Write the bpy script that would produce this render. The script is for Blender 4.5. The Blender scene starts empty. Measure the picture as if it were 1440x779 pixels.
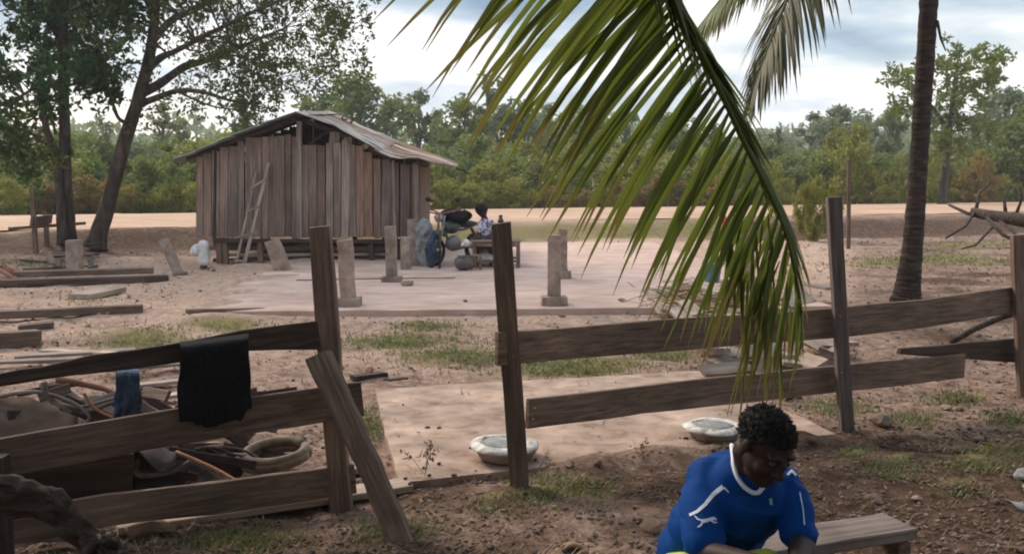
import bpy, bmesh, math, random
import numpy as np
from mathutils import Vector, Matrix, noise
from mathutils.bvhtree import BVHTree
R = math.radians
random.seed(7)
scn = bpy.context.scene
col = scn.collection

# ------------------------------------------------------------------ camera
CAMZ, F, HOR = 1.65, 1400.0, 250.0
PITCH = math.atan((389.5 - HOR) / F)
cam_d = bpy.data.cameras.new('camera'); cam_d.lens = 35.0; cam_d.sensor_width = 36.0
cam_d.clip_start = 0.05; cam_d.clip_end = 2000
cam = bpy.data.objects.new('camera', cam_d); col.objects.link(cam)
cam.location = (0, 0, CAMZ); cam.rotation_euler = (R(90) - PITCH, 0, 0)
scn.camera = cam
cam_d.dof.use_dof = True; cam_d.dof.focus_distance = 5.5; cam_d.dof.aperture_fstop = 9.0

# ------------------------------------------------------------------ world, sun, exposure
SUN_EL, SUN_AZ = 36.0, -42.0        # azimuth from +Y, negative = to the left
w = bpy.data.worlds.new('World'); scn.world = w; w.use_nodes = True
nt = w.node_tree; nt.nodes.clear()
def N(t, **kw):
    n = nt.nodes.new(t)
    for k, v in kw.items(): setattr(n, k, v)
    return n
out = N('ShaderNodeOutputWorld'); bg1 = N('ShaderNodeBackground'); bg2 = N('ShaderNodeBackground'); mx = N('ShaderNodeMixShader')
sky = N('ShaderNodeTexSky', sky_type='NISHITA', sun_disc=False)
sky.sun_elevation = R(SUN_EL); sky.sun_rotation = R(SUN_AZ); sky.air_density = 1.2; sky.dust_density = 2.0
bg1.inputs[1].default_value = 0.15
tc = N('ShaderNodeTexCoord'); sep = N('ShaderNodeSeparateXYZ'); nt.links.new(tc.outputs['Generated'], sep.inputs[0])
def math_n(op, a, b=None, clamp=False):
    n = N('ShaderNodeMath', operation=op); n.use_clamp = clamp
    for i, v in enumerate((a, b)):
        if v is None: continue
        if isinstance(v, (int, float)): n.inputs[i].default_value = v
        else: nt.links.new(v, n.inputs[i])
    return n.outputs[0]
zc = math_n('ADD', math_n('MAXIMUM', sep.outputs[2], 0.0), 0.20)
cx = math_n('DIVIDE', sep.outputs[0], zc); cy = math_n('DIVIDE', sep.outputs[1], zc)
cmb = N('ShaderNodeCombineXYZ'); nt.links.new(cx, cmb.inputs[0]); nt.links.new(cy, cmb.inputs[1])
def noise_n(vec, scale, detail, rough, loc, sc=(1, 1, 1)):
    m = N('ShaderNodeMapping'); m.inputs['Location'].default_value = loc; m.inputs['Scale'].default_value = sc
    nt.links.new(vec, m.inputs[0]); n = N('ShaderNodeTexNoise'); n.inputs['Scale'].default_value = scale
    n.inputs['Detail'].default_value = detail; n.inputs['Roughness'].default_value = rough
    nt.links.new(m.outputs[0], n.inputs['Vector']); return n.outputs[0]
def ramp_n(fac, stops):
    r = N('ShaderNodeValToRGB'); el = r.color_ramp.elements
    while len(el) < len(stops): el.new(0.5)
    for e, (p, c) in zip(el, stops): e.position = p; e.color = (*c, 1)
    nt.links.new(fac, r.inputs[0]); return r.outputs[0]
n1 = noise_n(cmb.outputs[0], 0.42, 6, 0.5, (3.2, 1.7, 0), (0.8, 1.5, 1))
n2 = noise_n(cmb.outputs[0], 1.5, 5, 0.5, (8.1, 4.0, 0), (0.75, 0.95, 1))
cover = ramp_n(n1, [(0.36, (0.62,)*3), (0.56, (1, 1, 1))])
# overcast thickens towards the horizon
hz = math_n('SUBTRACT', 1.25, math_n('MULTIPLY', sep.outputs[2], 11.5), clamp=True)
cov = math_n('MAXIMUM', cover, hz)
ccol = ramp_n(n2, [(0.37, (0.24, 0.35, 0.49)), (0.47, (0.48, 0.59, 0.70)), (0.58, (0.97, 0.97, 0.96))])
ctop = N('ShaderNodeMix', data_type='RGBA'); nt.links.new(math_n('MULTIPLY', hz, 0.85), ctop.inputs[0])
nt.links.new(ccol, ctop.inputs[6]); ctop.inputs[7].default_value = (1.0, 0.995, 0.98, 1)
nt.links.new(sky.outputs[0], bg1.inputs[0]); nt.links.new(ctop.outputs[2], bg2.inputs[0])
zen = math_n('ADD', 0.93, math_n('MULTIPLY', math_n('MAXIMUM', math_n('SUBTRACT', sep.outputs[2], 0.2), 0.0), 1.5)); nt.links.new(zen, bg2.inputs[1])
nt.links.new(cov, mx.inputs[0]); nt.links.new(bg1.outputs[0], mx.inputs[1]); nt.links.new(bg2.outputs[0], mx.inputs[2])
nt.links.new(mx.outputs[0], out.inputs[0])
sun_d = bpy.data.lights.new('sun', 'SUN'); sun_d.energy = 2.6; sun_d.angle = R(14); sun_d.color = (1.0, 0.86, 0.70)
sun = bpy.data.objects.new('sun', sun_d); col.objects.link(sun)
sd = Vector((math.sin(R(SUN_AZ)) * math.cos(R(SUN_EL)), math.cos(R(SUN_AZ)) * math.cos(R(SUN_EL)), math.sin(R(SUN_EL))))
sun.rotation_euler = sd.to_track_quat('Z', 'Y').to_euler(); sun.location = sd * 50
vs = scn.view_settings; vs.view_transform = 'Standard'; vs.look = 'None'; vs.exposure = 0.32; vs.gamma = 1; vs.use_curve_mapping = False
scn.render.resolution_x = 1024; scn.render.resolution_y = 553
scn.cycles.max_bounces = 6; scn.cycles.transparent_max_bounces = 4; scn.cycles.filter_width = 1.9

# ------------------------------------------------------------------ picture <-> place
_f = Vector((0, math.cos(PITCH), -math.sin(PITCH))); _u = Vector((0, math.sin(PITCH), math.cos(PITCH))); _r = Vector((1, 0, 0))
O = Vector((0, 0, CAMZ))
def ray(px, py): return _f + _r * ((px - 720) / F) + _u * ((389.5 - py) / F)
def P(px, py, Y): d = ray(px, py); return O + d * (Y / d.y)
def G(px, py, z=0.0): d = ray(px, py); return O + d * ((z - CAMZ) / d.z)
def to_px(p):
    q = p - O; zf = q.dot(_f)
    return (720 + F * q.x / zf, 389.5 - F * q.dot(_u) / zf)
def lerp(a, b, t): return a + (b - a) * t
def sstep(a, b, x):
    t = min(1, max(0, (x - a) / (b - a))); return t * t * (3 - 2 * t)

# ------------------------------------------------------------------ object helpers
def tag(o, label=None, cat=None, group=None, kind=None):
    if label: o['label'] = label
    if cat: o['category'] = cat
    if group: o['group'] = group
    if kind: o['kind'] = kind
    return o
WM = {}
def thing(name, label, cat, loc=(0, 0, 0), group=None):
    o = bpy.data.objects.new(name, None); col.objects.link(o); o.location = loc; o.empty_display_size = 0.1
    WM[o] = Matrix.Translation(Vector(loc))
    return tag(o, label, cat, group)
def link(name, me, mat, parent=None, smooth=False, M=None):
    if mat is not None and not me.materials: me.materials.append(mat)
    if smooth: me.polygons.foreach_set('use_smooth', [True] * len(me.polygons))
    o = bpy.data.objects.new(name, me); col.objects.link(o)
    M = M if M is not None else Matrix.Identity(4)
    o.matrix_basis = M; WM[o] = M.copy()
    if parent is not None:
        o.parent = parent; o.matrix_parent_inverse = WM[parent].inverted()
    return o
def copy_tree(root, T, label=None):
    """copy a thing and its parts; T moves the copy in world space"""
    new = {}
    def rec(o, par):
        c = o.copy(); col.objects.link(c)
        if par is None: c.matrix_basis = T @ o.matrix_basis; WM[c] = T @ WM[o]
        else: c.parent = par; WM[c] = T @ WM[o]
        for ch in list(o.children): rec(ch, c)
        return c
    r = rec(root, None)
    if label: r['label'] = label
    return r
class MB:
    def __init__(s): s.v = []; s.f = []
    def add(s, vs, fs):
        b = len(s.v); s.v += [tuple(v) for v in vs]; s.f += [tuple(i + b for i in f) for f in fs]
    def tube(s, pts, rad, n=8, cap=True, squash=None, wob=0.0, seed=0):
        pts = [Vector(p) for p in pts]
        if isinstance(rad, (int, float)): rad = [rad] * len(pts)
        base = len(s.v); prev = None
        for i, p in enumerate(pts):
            t = (pts[min(i + 1, len(pts) - 1)] - pts[max(i - 1, 0)]).normalized()
            if prev is None:
                a = Vector((0, 0, 1)) if abs(t.z) < 0.9 else Vector((1, 0, 0))
                x = t.cross(a).normalized()
            else:
                x = (prev - t * prev.dot(t)).normalized()
            y = t.cross(x); prev = x
            for k in range(n):
                a = 2 * math.pi * k / n; r = rad[i]
                if wob: r *= 1 + wob * noise.noise(Vector((math.cos(a) * 1.3 + seed, math.sin(a) * 1.3, i * 0.45)))
                s.v.append(tuple(p + (x * math.cos(a) + y * math.sin(a)) * r))
        for i in range(len(pts) - 1):
            for k in range(n):
                a = base + i * n + k; b = base + i * n + (k + 1) % n
                s.f.append((a, b, b + n, a + n))
        if cap:
            s.f.append(tuple(base + k for k in range(n))[::-1]); s.f.append(tuple(base + (len(pts) - 1) * n + k for k in range(n)))
    def box(s, c, d, rot=None):
        c = Vector(c); h = Vector(d) / 2
        vs = [Vector((x * h.x, y * h.y, z * h.z)) for x in (-1, 1) for y in (-1, 1) for z in (-1, 1)]
        if rot is not None: vs = [rot @ v for v in vs]
        s.add([c + v for v in vs], [(0, 1, 3, 2), (4, 6, 7, 5), (0, 4, 5, 1), (2, 3, 7, 6), (0, 2, 6, 4), (1, 5, 7, 3)])
    def lathe(s, c, prof, n=20, wob=0.0, seed=0):
        c = Vector(c); b = len(s.v)
        for j, (r, z) in enumerate(prof):
            for k in range(n):
                a = 2 * math.pi * k / n; rr = r * (1 + wob * noise.noise(Vector((math.cos(a) * 1.5 + seed, math.sin(a) * 1.5, z * 3))))
                s.v.append((c.x + rr * math.cos(a), c.y + rr * math.sin(a), c.z + z))
        for j in range(len(prof) - 1):
            for k in range(n):
                a = b + j * n + k; d = b + j * n + (k + 1) % n
                s.f.append((a, d, d + n, a + n))
        s.f.append(tuple(b + k for k in range(n))[::-1]); s.f.append(tuple(b + (len(prof) - 1) * n + k for k in range(n)))
    def mesh(s, name):
        me = bpy.data.meshes.new(name); me.from_pydata(s.v, [], s.f); me.update(); return me
    def build(s, name, mat, parent=None, smooth=False):
        return link(name, s.mesh(name), mat, parent, smooth)

def board(name, pts, wid, th, n, mat, parent=None, seed=0, rough=0.004, ends=0.0, sub=6, chamfer=0.004):
    """a sawn board along pts; wid (number or list) is its face width, th its thickness, n the face normal"""
    rnd = random.Random(seed * 7 + 13); pts = [Vector(p) for p in pts]; n = Vector(n)
    if isinstance(wid, (int, float)): wid = [wid] * len(pts)
    fine = []; fw = []
    for i in range(len(pts) - 1):
        k = max(1, int(sub / (len(pts) - 1)))
        for j in range(k): fine.append(lerp(pts[i], pts[i + 1], j / k)); fw.append(lerp(wid[i], wid[i + 1], j / k))
    fine.append(pts[-1]); fw.append(wid[-1])
    X = (pts[-1] - pts[0]).normalized(); Z = (n - X * n.dot(X)).normalized(); Y = Z.cross(X)
    M = Matrix((X, Y, Z)).transposed().to_4x4(); M.translation = pts[0]; Mi = M.inverted()
    v = []; f = []; c = min(chamfer, th * 0.3)
    for i, p in enumerate(fine):
        q = Mi @ p; w2 = fw[i] / 2; t2 = th / 2
        e = ends if i in (0, len(fine) - 1) else 0
        sec = [(-w2, -t2 + c), (-w2 + c, -t2), (w2 - c, -t2), (w2, -t2 + c), (w2, t2 - c), (w2 - c, t2), (-w2 + c, t2), (-w2, t2 - c)]
        j1, j2, j3 = rnd.uniform(-rough, rough), rnd.uniform(-rough, rough), rnd.uniform(-rough, rough) * 0.5
        e1, e2 = rnd.uniform(-e, e), rnd.uniform(-e, e)
        for (a, b) in sec:
            v.append((q.x + (e1 if a > 0 else e2), q.y + a + (j1 if a > 0 else j2), q.z + b + j3))
    m = len(fine)
    for i in range(m - 1):
        for k in range(8):
            a = i * 8 + k; b = i * 8 + (k + 1) % 8; f.append((a, a + 8, b + 8, b))
    f.append(tuple(range(8))); f.append(tuple((m - 1) * 8 + k for k in range(8))[::-1])
    me = bpy.data.meshes.new(name); me.from_pydata(v, [], f); me.update()
    return link(name, me, mat, parent, False, M)

# ------------------------------------------------------------------ materials
def new_mat(name):
    m = bpy.data.materials.new(name); m.use_nodes = True; t = m.node_tree; t.nodes.clear()
    return m, t
def tex_mat(name, stops, scale=(1, 1, 1), nscale=6, detail=8, rough=0.85, bump=0.3, bdist=0.01, rand=0.0, big=0.25, bigscale=1.0, dist=0.4, spec=0.25, hue=0.0, fine=0.0, island=0.0):
    m, t = new_mat(name); nn = t.nodes.new; L = t.links.new
    o = nn('ShaderNodeOutputMaterial'); b = nn('ShaderNodeBsdfPrincipled'); L(b.outputs[0], o.inputs[0])
    b.inputs['Roughness'].default_value = rough; b.inputs['Specular IOR Level'].default_value = spec
    tcn = nn('ShaderNodeTexCoord'); oi = nn('ShaderNodeObjectInfo')
    sc = nn('ShaderNodeVectorMath'); sc.operation = 'SCALE'; L(oi.outputs['Location'], sc.inputs[0]); sc.inputs['Scale'].default_value = 1.37
    ad = nn('ShaderNodeVectorMath'); L(tcn.outputs['Object'], ad.inputs[0]); L(sc.outputs[0], ad.inputs[1])
    mp = nn('ShaderNodeMapping'); mp.inputs['Scale'].default_value = scale; L(ad.outputs[0], mp.inputs[0])
    n1 = nn('ShaderNodeTexNoise'); n1.inputs['Scale'].default_value = nscale; n1.inputs['Detail'].default_value = detail; n1.inputs['Distortion'].default_value = dist
    n1.inputs['Roughness'].default_value = 0.62; L(mp.outputs[0], n1.inputs['Vector'])
    r = nn('ShaderNodeValToRGB'); el = r.color_ramp.elements
    while len(el) < len(stops): el.new(0.5)
    for e, (p, c) in zip(el, stops): e.position = p; e.color = (*c, 1)
    L(n1.outputs[0], r.inputs[0])
    n2 = nn('ShaderNodeTexNoise'); n2.inputs['Scale'].default_value = bigscale; n2.inputs['Detail'].default_value = 4; L(ad.outputs[0], n2.inputs['Vector'])
    mr = nn('ShaderNodeMapRange'); L(n2.outputs[0], mr.inputs[0]); mr.inputs[1].default_value = 0.3; mr.inputs[2].default_value = 0.7
    mr.inputs[3].default_value = 1 - big; mr.inputs[4].default_value = 1 + big
    mr2 = nn('ShaderNodeMapRange'); L(oi.outputs['Random'], mr2.inputs[0]); mr2.inputs[3].default_value = 1 - rand; mr2.inputs[4].default_value = 1 + rand
    mu = nn('ShaderNodeMath'); mu.operation = 'MULTIPLY'; L(mr.outputs[0], mu.inputs[0]); L(mr2.outputs[0], mu.inputs[1])
    val = mu.outputs[0]
    if island:
        gi = nn('ShaderNodeNewGeometry'); mr3 = nn('ShaderNodeMapRange'); L(gi.outputs['Random Per Island'], mr3.inputs[0])
        mr3.inputs[3].default_value = 1 - island; mr3.inputs[4].default_value = 1 + island
        m4 = nn('ShaderNodeMath'); m4.operation = 'MULTIPLY'; L(val, m4.inputs[0]); L(mr3.outputs[0], m4.inputs[1]); val = m4.outputs[0]
    hs = nn('ShaderNodeHueSaturation'); L(r.outputs[0], hs.inputs['Color']); L(val, hs.inputs['Value'])
    if hue:
        mh = nn('ShaderNodeMapRange'); fr = nn('ShaderNodeMath'); fr.operation = 'FRACT'; f7 = nn('ShaderNodeMath'); f7.operation = 'MULTIPLY'
        L(oi.outputs['Random'], f7.inputs[0]); f7.inputs[1].default_value = 7.31; L(f7.outputs[0], fr.inputs[0]); L(fr.outputs[0], mh.inputs[0])
        mh.inputs[3].default_value = 1 - hue * 8; mh.inputs[4].default_value = 1 + hue * 8; L(mh.outputs[0], hs.inputs['Saturation'])
    L(hs.outputs[0], b.inputs['Base Color'])
    if bump:
        bp = nn('ShaderNodeBump'); bp.inputs['Strength'].default_value = bump; bp.inputs['Distance'].default_value = bdist
        L(n1.outputs[0], bp.inputs['Height']); L(bp.outputs[0], b.inputs['Normal'])
    return m
WS = (0.55, 9, 9)
M = {}
M['wall_wood'] = tex_mat('weathered_wall_wood', [(0.25, (0.060, 0.039, 0.031)), (0.45, (0.165, 0.113, 0.090)), (0.62, (0.255, 0.182, 0.148)), (0.8, (0.34, 0.26, 0.22))], (.5, 14, 14), 3.2, rand=0.24, big=0.3, bigscale=0.9, hue=0.02, bump=0.6)
M['post_grey'] = tex_mat('grey_weathered_post', [(0.28, (0.045, 0.034, 0.030)), (0.5, (0.13, 0.10, 0.09)), (0.75, (0.21, 0.17, 0.155))], (.7, 17, 17), 3.0, big=0.3, bump=0.6)
M['bench_wood'] = tex_mat('weathered_bench_wood', [(0.28, (0.09, 0.066, 0.055)), (0.5, (0.20, 0.155, 0.135)), (0.75, (0.30, 0.245, 0.22))], (.7, 17, 17), 3.0, big=0.35, bigscale=3, bump=0.6)
M['red_wood'] = tex_mat('reddish_board_wood', [(0.25, (0.07, 0.042, 0.031)), (0.5, (0.19, 0.115, 0.085)), (0.75, (0.29, 0.19, 0.145))], WS, 3.2, rand=0.15, big=0.25, bump=0.5)
M['fence_wood'] = tex_mat('brown_fence_wood', [(0.26, (0.055, 0.033, 0.023)), (0.5, (0.145, 0.093, 0.067)), (0.74, (0.225, 0.158, 0.120))], (.9, 16, 16), 3.4, rand=0.15, big=0.3, bigscale=2.0, bump=0.7, bdist=0.008)
M['grey_wood'] = tex_mat('grey_dry_wood', [(0.25, (0.10, 0.073, 0.056)), (0.5, (0.235, 0.178, 0.143)), (0.75, (0.36, 0.295, 0.245))], WS, 3.0, rand=0.2, big=0.25, bump=0.6)
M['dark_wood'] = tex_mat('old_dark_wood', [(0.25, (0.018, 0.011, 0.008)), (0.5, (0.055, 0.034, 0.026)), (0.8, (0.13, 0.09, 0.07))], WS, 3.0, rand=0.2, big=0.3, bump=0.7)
M['pale_wood'] = tex_mat('pale_sawn_wood', [(0.25, (0.19, 0.135, 0.095)), (0.5, (0.36, 0.27, 0.205)), (0.75, (0.50, 0.40, 0.315))], WS, 3.0, rand=0.2, big=0.2, bump=0.4)
M['concrete'] = tex_mat('cast_concrete', [(0.3, (0.16, 0.11, 0.085)), (0.5, (0.26, 0.19, 0.15)), (0.7, (0.35, 0.27, 0.22))], (1, 1, 1), 7, rand=0.12, big=0.22, bigscale=3, bump=0.4, bdist=0.006)
M['slab'] = tex_mat('dusty_concrete_floor', [(0.28, (0.34, 0.215, 0.155)), (0.5, (0.47, 0.32, 0.26)), (0.72, (0.56, 0.415, 0.355))], (1, 1.9, 1), 1.5, detail=12, rand=0, big=0.16, bigscale=0.35, bump=0.25, bdist=0.01)
M['slab_near'] = tex_mat('worn_concrete_pad', [(0.30, (0.17, 0.108, 0.073)), (0.48, (0.32, 0.218, 0.162)), (0.70, (0.43, 0.315, 0.25))], (1, 1, 1), 5.5, detail=12, rand=0, big=0.28, bigscale=2.2, bump=0.35, bdist=0.006)
M['white_cement'] = tex_mat('white_cement', [(0.34, (0.22, 0.17, 0.13)), (0.48, (0.46, 0.42, 0.37)), (0.62, (0.66, 0.65, 0.62))], (1, 1, 1), 14, big=0.2, bigscale=6, bump=0.5, bdist=0.006)
M['grey_fill'] = tex_mat('grey_mortar', [(0.3, (0.14, 0.14, 0.135)), (0.7, (0.34, 0.34, 0.33))], (1, 1, 1), 18, bump=0.6, bdist=0.006)
M['bark'] = tex_mat('brown_tree_bark', [(0.3, (0.022, 0.015, 0.011)), (0.5, (0.060, 0.042, 0.032)), (0.7, (0.12, 0.09, 0.072))], (1, 1, 0.25), 9, big=0.3, bump=0.9, bdist=0.04)
M['far_bark'] = tex_mat('grey_tree_bark', [(0.3, (0.07, 0.055, 0.045)), (0.7, (0.19, 0.16, 0.13))], (1, 1, 0.3), 5, big=0.2, bump=0.4)
M['palm_bark'] = tex_mat('ringed_palm_bark', [(0.3, (0.010, 0.006, 0.004)), (0.5, (0.032, 0.019, 0.014)), (0.7, (0.075, 0.048, 0.035))], (1, 1, 5), 4, big=0.3, bump=0.9, bdist=0.03)
M['drift'] = tex_mat('driftwood_bark', [(0.3, (0.014, 0.009, 0.007)), (0.5, (0.045, 0.030, 0.022)), (0.7, (0.115, 0.082, 0.062))], (1, 6, 6), 4, big=0.3, bump=1.0, bdist=0.02)
M['tin'] = tex_mat('weathered_roof_tin', [(0.28, (0.20, 0.135, 0.105)), (0.45, (0.37, 0.30, 0.25)), (0.65, (0.50, 0.44, 0.39))], (1, 1, 1), 2.6, rand=0.14, big=0.3, bigscale=1.3, rough=0.65, bump=0.15, hue=0.03, spec=0.35)
M['rust_tin'] = tex_mat('rusted_roof_tin', [(0.3, (0.19, 0.085, 0.045)), (0.5, (0.34, 0.19, 0.12)), (0.7, (0.42, 0.31, 0.24))], (1, 1, 1), 3, rand=0.1, big=0.25, rough=0.75, bump=0.15)
M['grey_tin'] = tex_mat('grey_blue_roof_tin', [(0.3, (0.16, 0.19, 0.18)), (0.7, (0.33, 0.37, 0.35))], (1, 1, 1), 3, rand=0.1, big=0.2, rough=0.6, bump=0.15)
M['black_cloth'] = tex_mat('black_knit_cloth', [(0.3, (0.004, 0.004, 0.005)), (0.7, (0.014, 0.014, 0.016))], (1, 1, 1), 60, rough=0.95, bump=0.5, bdist=0.003, spec=0.1)
M['blue_cloth'] = tex_mat('faded_blue_cloth', [(0.3, (0.014, 0.024, 0.045)), (0.7, (0.075, 0.11, 0.17))], (1, 1, 1), 9, rough=0.9, bump=0.4, spec=0.1)
M['pale_cloth'] = tex_mat('pale_grey_sacking', [(0.3, (0.13, 0.13, 0.13)), (0.7, (0.34, 0.34, 0.34))], (1, 1, 1), 9, rough=0.9, bump=0.5, spec=0.1)
M['white_cloth'] = tex_mat('white_sack_cloth', [(0.3, (0.50, 0.46, 0.42)), (0.7, (0.74, 0.70, 0.67))], (1, 1, 1), 9, rough=0.9, bump=0.5, spec=0.1)
M['tarp'] = tex_mat('brown_canvas', [(0.3, (0.05, 0.033, 0.024)), (0.7, (0.12, 0.08, 0.058))], (1, 1, 1), 5, rough=0.9, bump=0.5, spec=0.1)
M['hose'] = tex_mat('dirty_beige_hose', [(0.3, (0.10, 0.068, 0.045)), (0.7, (0.25, 0.18, 0.125))], (1, 1, 1), 12, rough=0.7, bump=0.3)
M['cable'] = tex_mat('pale_grey_vine', [(0.3, (0.11, 0.085, 0.07)), (0.7, (0.26, 0.21, 0.18))], (1, 1, 1), 12, rough=0.8, bump=0.3)
M['orange_wood'] = tex_mat('orange_stick_wood', [(0.3, (0.24, 0.09, 0.035)), (0.7, (0.46, 0.21, 0.10))], WS, 4, rough=0.8, bump=0.3)
M['black_plastic'] = tex_mat('black_rubber', [(0.3, (0.006, 0.006, 0.006)), (0.7, (0.025, 0.024, 0.023))], (1, 1, 1), 8, rough=0.6, bump=0.15)
M['grey_metal'] = tex_mat('dull_grey_metal', [(0.3, (0.12, 0.11, 0.10)), (0.7, (0.30, 0.28, 0.27))], (1, 1, 1), 8, rough=0.5, bump=0.1, spec=0.5)
M['rust_metal'] = tex_mat('brown_rusty_metal', [(0.3, (0.10, 0.045, 0.025)), (0.7, (0.25, 0.14, 0.085))], (1, 1, 1), 12, rough=0.7, bump=0.2)
M['blue_plastic'] = tex_mat('blue_plastic', [(0.3, (0.03, 0.13, 0.20)), (0.7, (0.08, 0.26, 0.36))], (1, 1, 1), 5, rough=0.45, bump=0.05, spec=0.5)
M['red_plastic'] = tex_mat('red_plastic', [(0.3, (0.50, 0.05, 0.03)), (0.7, (0.70, 0.11, 0.06))], (1, 1, 1), 5, rough=0.6, bump=0.1)
M['green_plastic'] = tex_mat('pale_green_rind', [(0.35, (0.10, 0.24, 0.12)), (0.6, (0.34, 0.52, 0.36))], (3, 3, 1), 7, rough=0.45, bump=0.1, spec=0.4)
M['pot'] = tex_mat('soot_black_pot', [(0.3, (0.05, 0.042, 0.038)), (0.7, (0.17, 0.15, 0.14))], (1, 1, 1), 7, rough=0.6, bump=0.2)
M['straw'] = tex_mat('dry_straw', [(0.3, (0.21, 0.135, 0.075)), (0.7, (0.42, 0.30, 0.19))], (1, 1, 1), 10, rough=0.9, bump=0.2, island=0.35)
M['husk'] = tex_mat('tan_fibre', [(0.3, (0.15, 0.09, 0.055)), (0.7, (0.31, 0.20, 0.13))], (1, 1, 6), 9, rough=0.9, bump=0.5)
M['stone'] = tex_mat('rubble_stone', [(0.3, (0.09, 0.06, 0.045)), (0.7, (0.25, 0.185, 0.145))], (1, 1, 1), 7, rough=0.9, rand=0.3, bump=0.5, island=0.3)
M['brick'] = tex_mat('red_clay', [(0.3, (0.17, 0.07, 0.045)), (0.7, (0.30, 0.15, 0.10))], (1, 1, 1), 9, rough=0.9, rand=0.2, bump=0.5)
M['litter'] = tex_mat('dead_leaf_litter', [(0.3, (0.06, 0.036, 0.025)), (0.5, (0.135, 0.090, 0.064)), (0.7, (0.25, 0.18, 0.135))], (1, 1, 1), 3, rough=0.9, bump=0, island=0.55)
M['skin'] = tex_mat('dark_brown_skin', [(0.3, (0.024, 0.012, 0.008)), (0.7, (0.042, 0.021, 0.014))], (1, 1, 1), 12, rough=0.6, bump=0.12, bdist=0.003, big=0.08, spec=0.22)
M['hair'] = tex_mat('black_curly_hair', [(0.3, (0.004, 0.003, 0.003)), (0.7, (0.012, 0.010, 0.010))], (1, 1, 1), 40, rough=0.75, bump=0.5, bdist=0.004, spec=0.2)
M['shirt'] = tex_mat('blue_sports_jersey', [(0.3, (0.001, 0.033, 0.16)), (0.7, (0.002, 0.053, 0.24))], (1, 1, 1), 6, rough=0.75, bump=0.1, big=0.08, spec=0.08)
M['trim'] = tex_mat('white_jersey_trim', [(0.3, (0.62, 0.66, 0.72)), (0.7, (0.74, 0.77, 0.82))], (1, 1, 1), 20, rough=0.7, bump=0.1, big=0.05)
M['badge'] = tex_mat('green_badge', [(0.3, (0.10, 0.32, 0.26)), (0.7, (0.30, 0.52, 0.42))], (1, 1, 1), 60, rough=0.7, bump=0.1)
M['shorts'] = tex_mat('yellow_green_shorts', [(0.35, (0.42, 0.50, 0.04)), (0.65, (0.60, 0.62, 0.10))], (1, 1, 1), 9, rough=0.8, bump=0.3)
M['eye'] = tex_mat('eye', [(0.3, (0.05, 0.04, 0.035)), (0.7, (0.07, 0.06, 0.055))], (1, 1, 1), 9, rough=0.3, bump=0)
M['print'] = tex_mat('white_purple_print', [(0.42, (0.07, 0.05, 0.10)), (0.5, (0.34, 0.29, 0.36)), (0.6, (0.50, 0.47, 0.50))], (1, 1, 1), 22, rough=0.8, bump=0, detail=2)
M['trousers'] = tex_mat('dark_cloth', [(0.3, (0.015, 0.010, 0.010)), (0.7, (0.05, 0.032, 0.028))], (1, 1, 1), 12, rough=0.9, bump=0.2)
M['green_bike'] = tex_mat('dark_green_paint', [(0.3, (0.02, 0.045, 0.03)), (0.7, (0.05, 0.085, 0.06))], (1, 1, 1), 12, rough=0.4, bump=0.0, spec=0.5)

def leaf_mat(name, cols, trans=0.35, rough=0.55, tip=None, var_scale=0.5):
    m, t = new_mat(name); nn = t.nodes.new; L = t.links.new
    o = nn('ShaderNodeOutputMaterial'); b = nn('ShaderNodeBsdfPrincipled'); tr = nn('ShaderNodeBsdfTranslucent'); mx = nn('ShaderNodeMixShader')
    gi = nn('ShaderNodeNewGeometry'); r = nn('ShaderNodeValToRGB'); el = r.color_ramp.elements
    while len(el) < len(cols): el.new(0.5)
    for i, (e, c) in enumerate(zip(el, cols)): e.position = i / (len(cols) - 1); e.color = (*c, 1)
    # clump-sized variation plus a value per leaf
    n = nn('ShaderNodeTexNoise'); n.inputs['Scale'].default_value = var_scale; n.inputs['Detail'].default_value = 3
    tcn = nn('ShaderNodeTexCoord'); L(tcn.outputs['Object'], n.inputs['Vector'])
    a = nn('ShaderNodeMapRange'); L(n.outputs[0], a.inputs[0]); a.inputs[1].default_value = 0.3; a.inputs[2].default_value = 0.7
    m1 = nn('ShaderNodeMix'); m1.inputs[0].default_value = 0.45; L(a.outputs[0], m1.inputs[2]); L(gi.outputs['Random Per Island'], m1.inputs[3])
    L(m1.outputs[0], r.inputs[0]); c_out = r.outputs[0]
    if tip:
        at = nn('ShaderNodeAttribute'); at.attribute_name = 'dry'; m2 = nn('ShaderNodeMix'); m2.data_type = 'RGBA'
        L(at.outputs['Fac'], m2.inputs[0]); L(c_out, m2.inputs[6]); m2.inputs[7].default_value = (*tip, 1); c_out = m2.outputs[2]
    L(c_out, b.inputs['Base Color']); L(c_out, tr.inputs[0]); b.inputs['Roughness'].default_value = rough; b.inputs['Specular IOR Level'].default_value = 0.3
    mx.inputs[0].default_value = trans; L(b.outputs[0], mx.inputs[1]); L(tr.outputs[0], mx.inputs[2]); L(mx.outputs[0], o.inputs[0])
    return m
M['leaf_olive'] = leaf_mat('olive_tree_leaves', [(0.038, 0.052, 0.013), (0.09, 0.108, 0.026), (0.17, 0.175, 0.05)], trans=0.45)
M['leaf_dark'] = leaf_mat('dark_green_leaves', [(0.018, 0.045, 0.012), (0.042, 0.095, 0.022), (0.09, 0.155, 0.035)])
M['leaf_mid'] = leaf_mat('mid_green_leaves', [(0.075, 0.105, 0.018), (0.155, 0.19, 0.038), (0.24, 0.27, 0.07)], trans=0.5, var_scale=0.9)
M['leaf_grey'] = leaf_mat('grey_green_leaves', [(0.085, 0.115, 0.045), (0.15, 0.185, 0.080), (0.22, 0.25, 0.12)], trans=0.5, var_scale=0.9)
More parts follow.
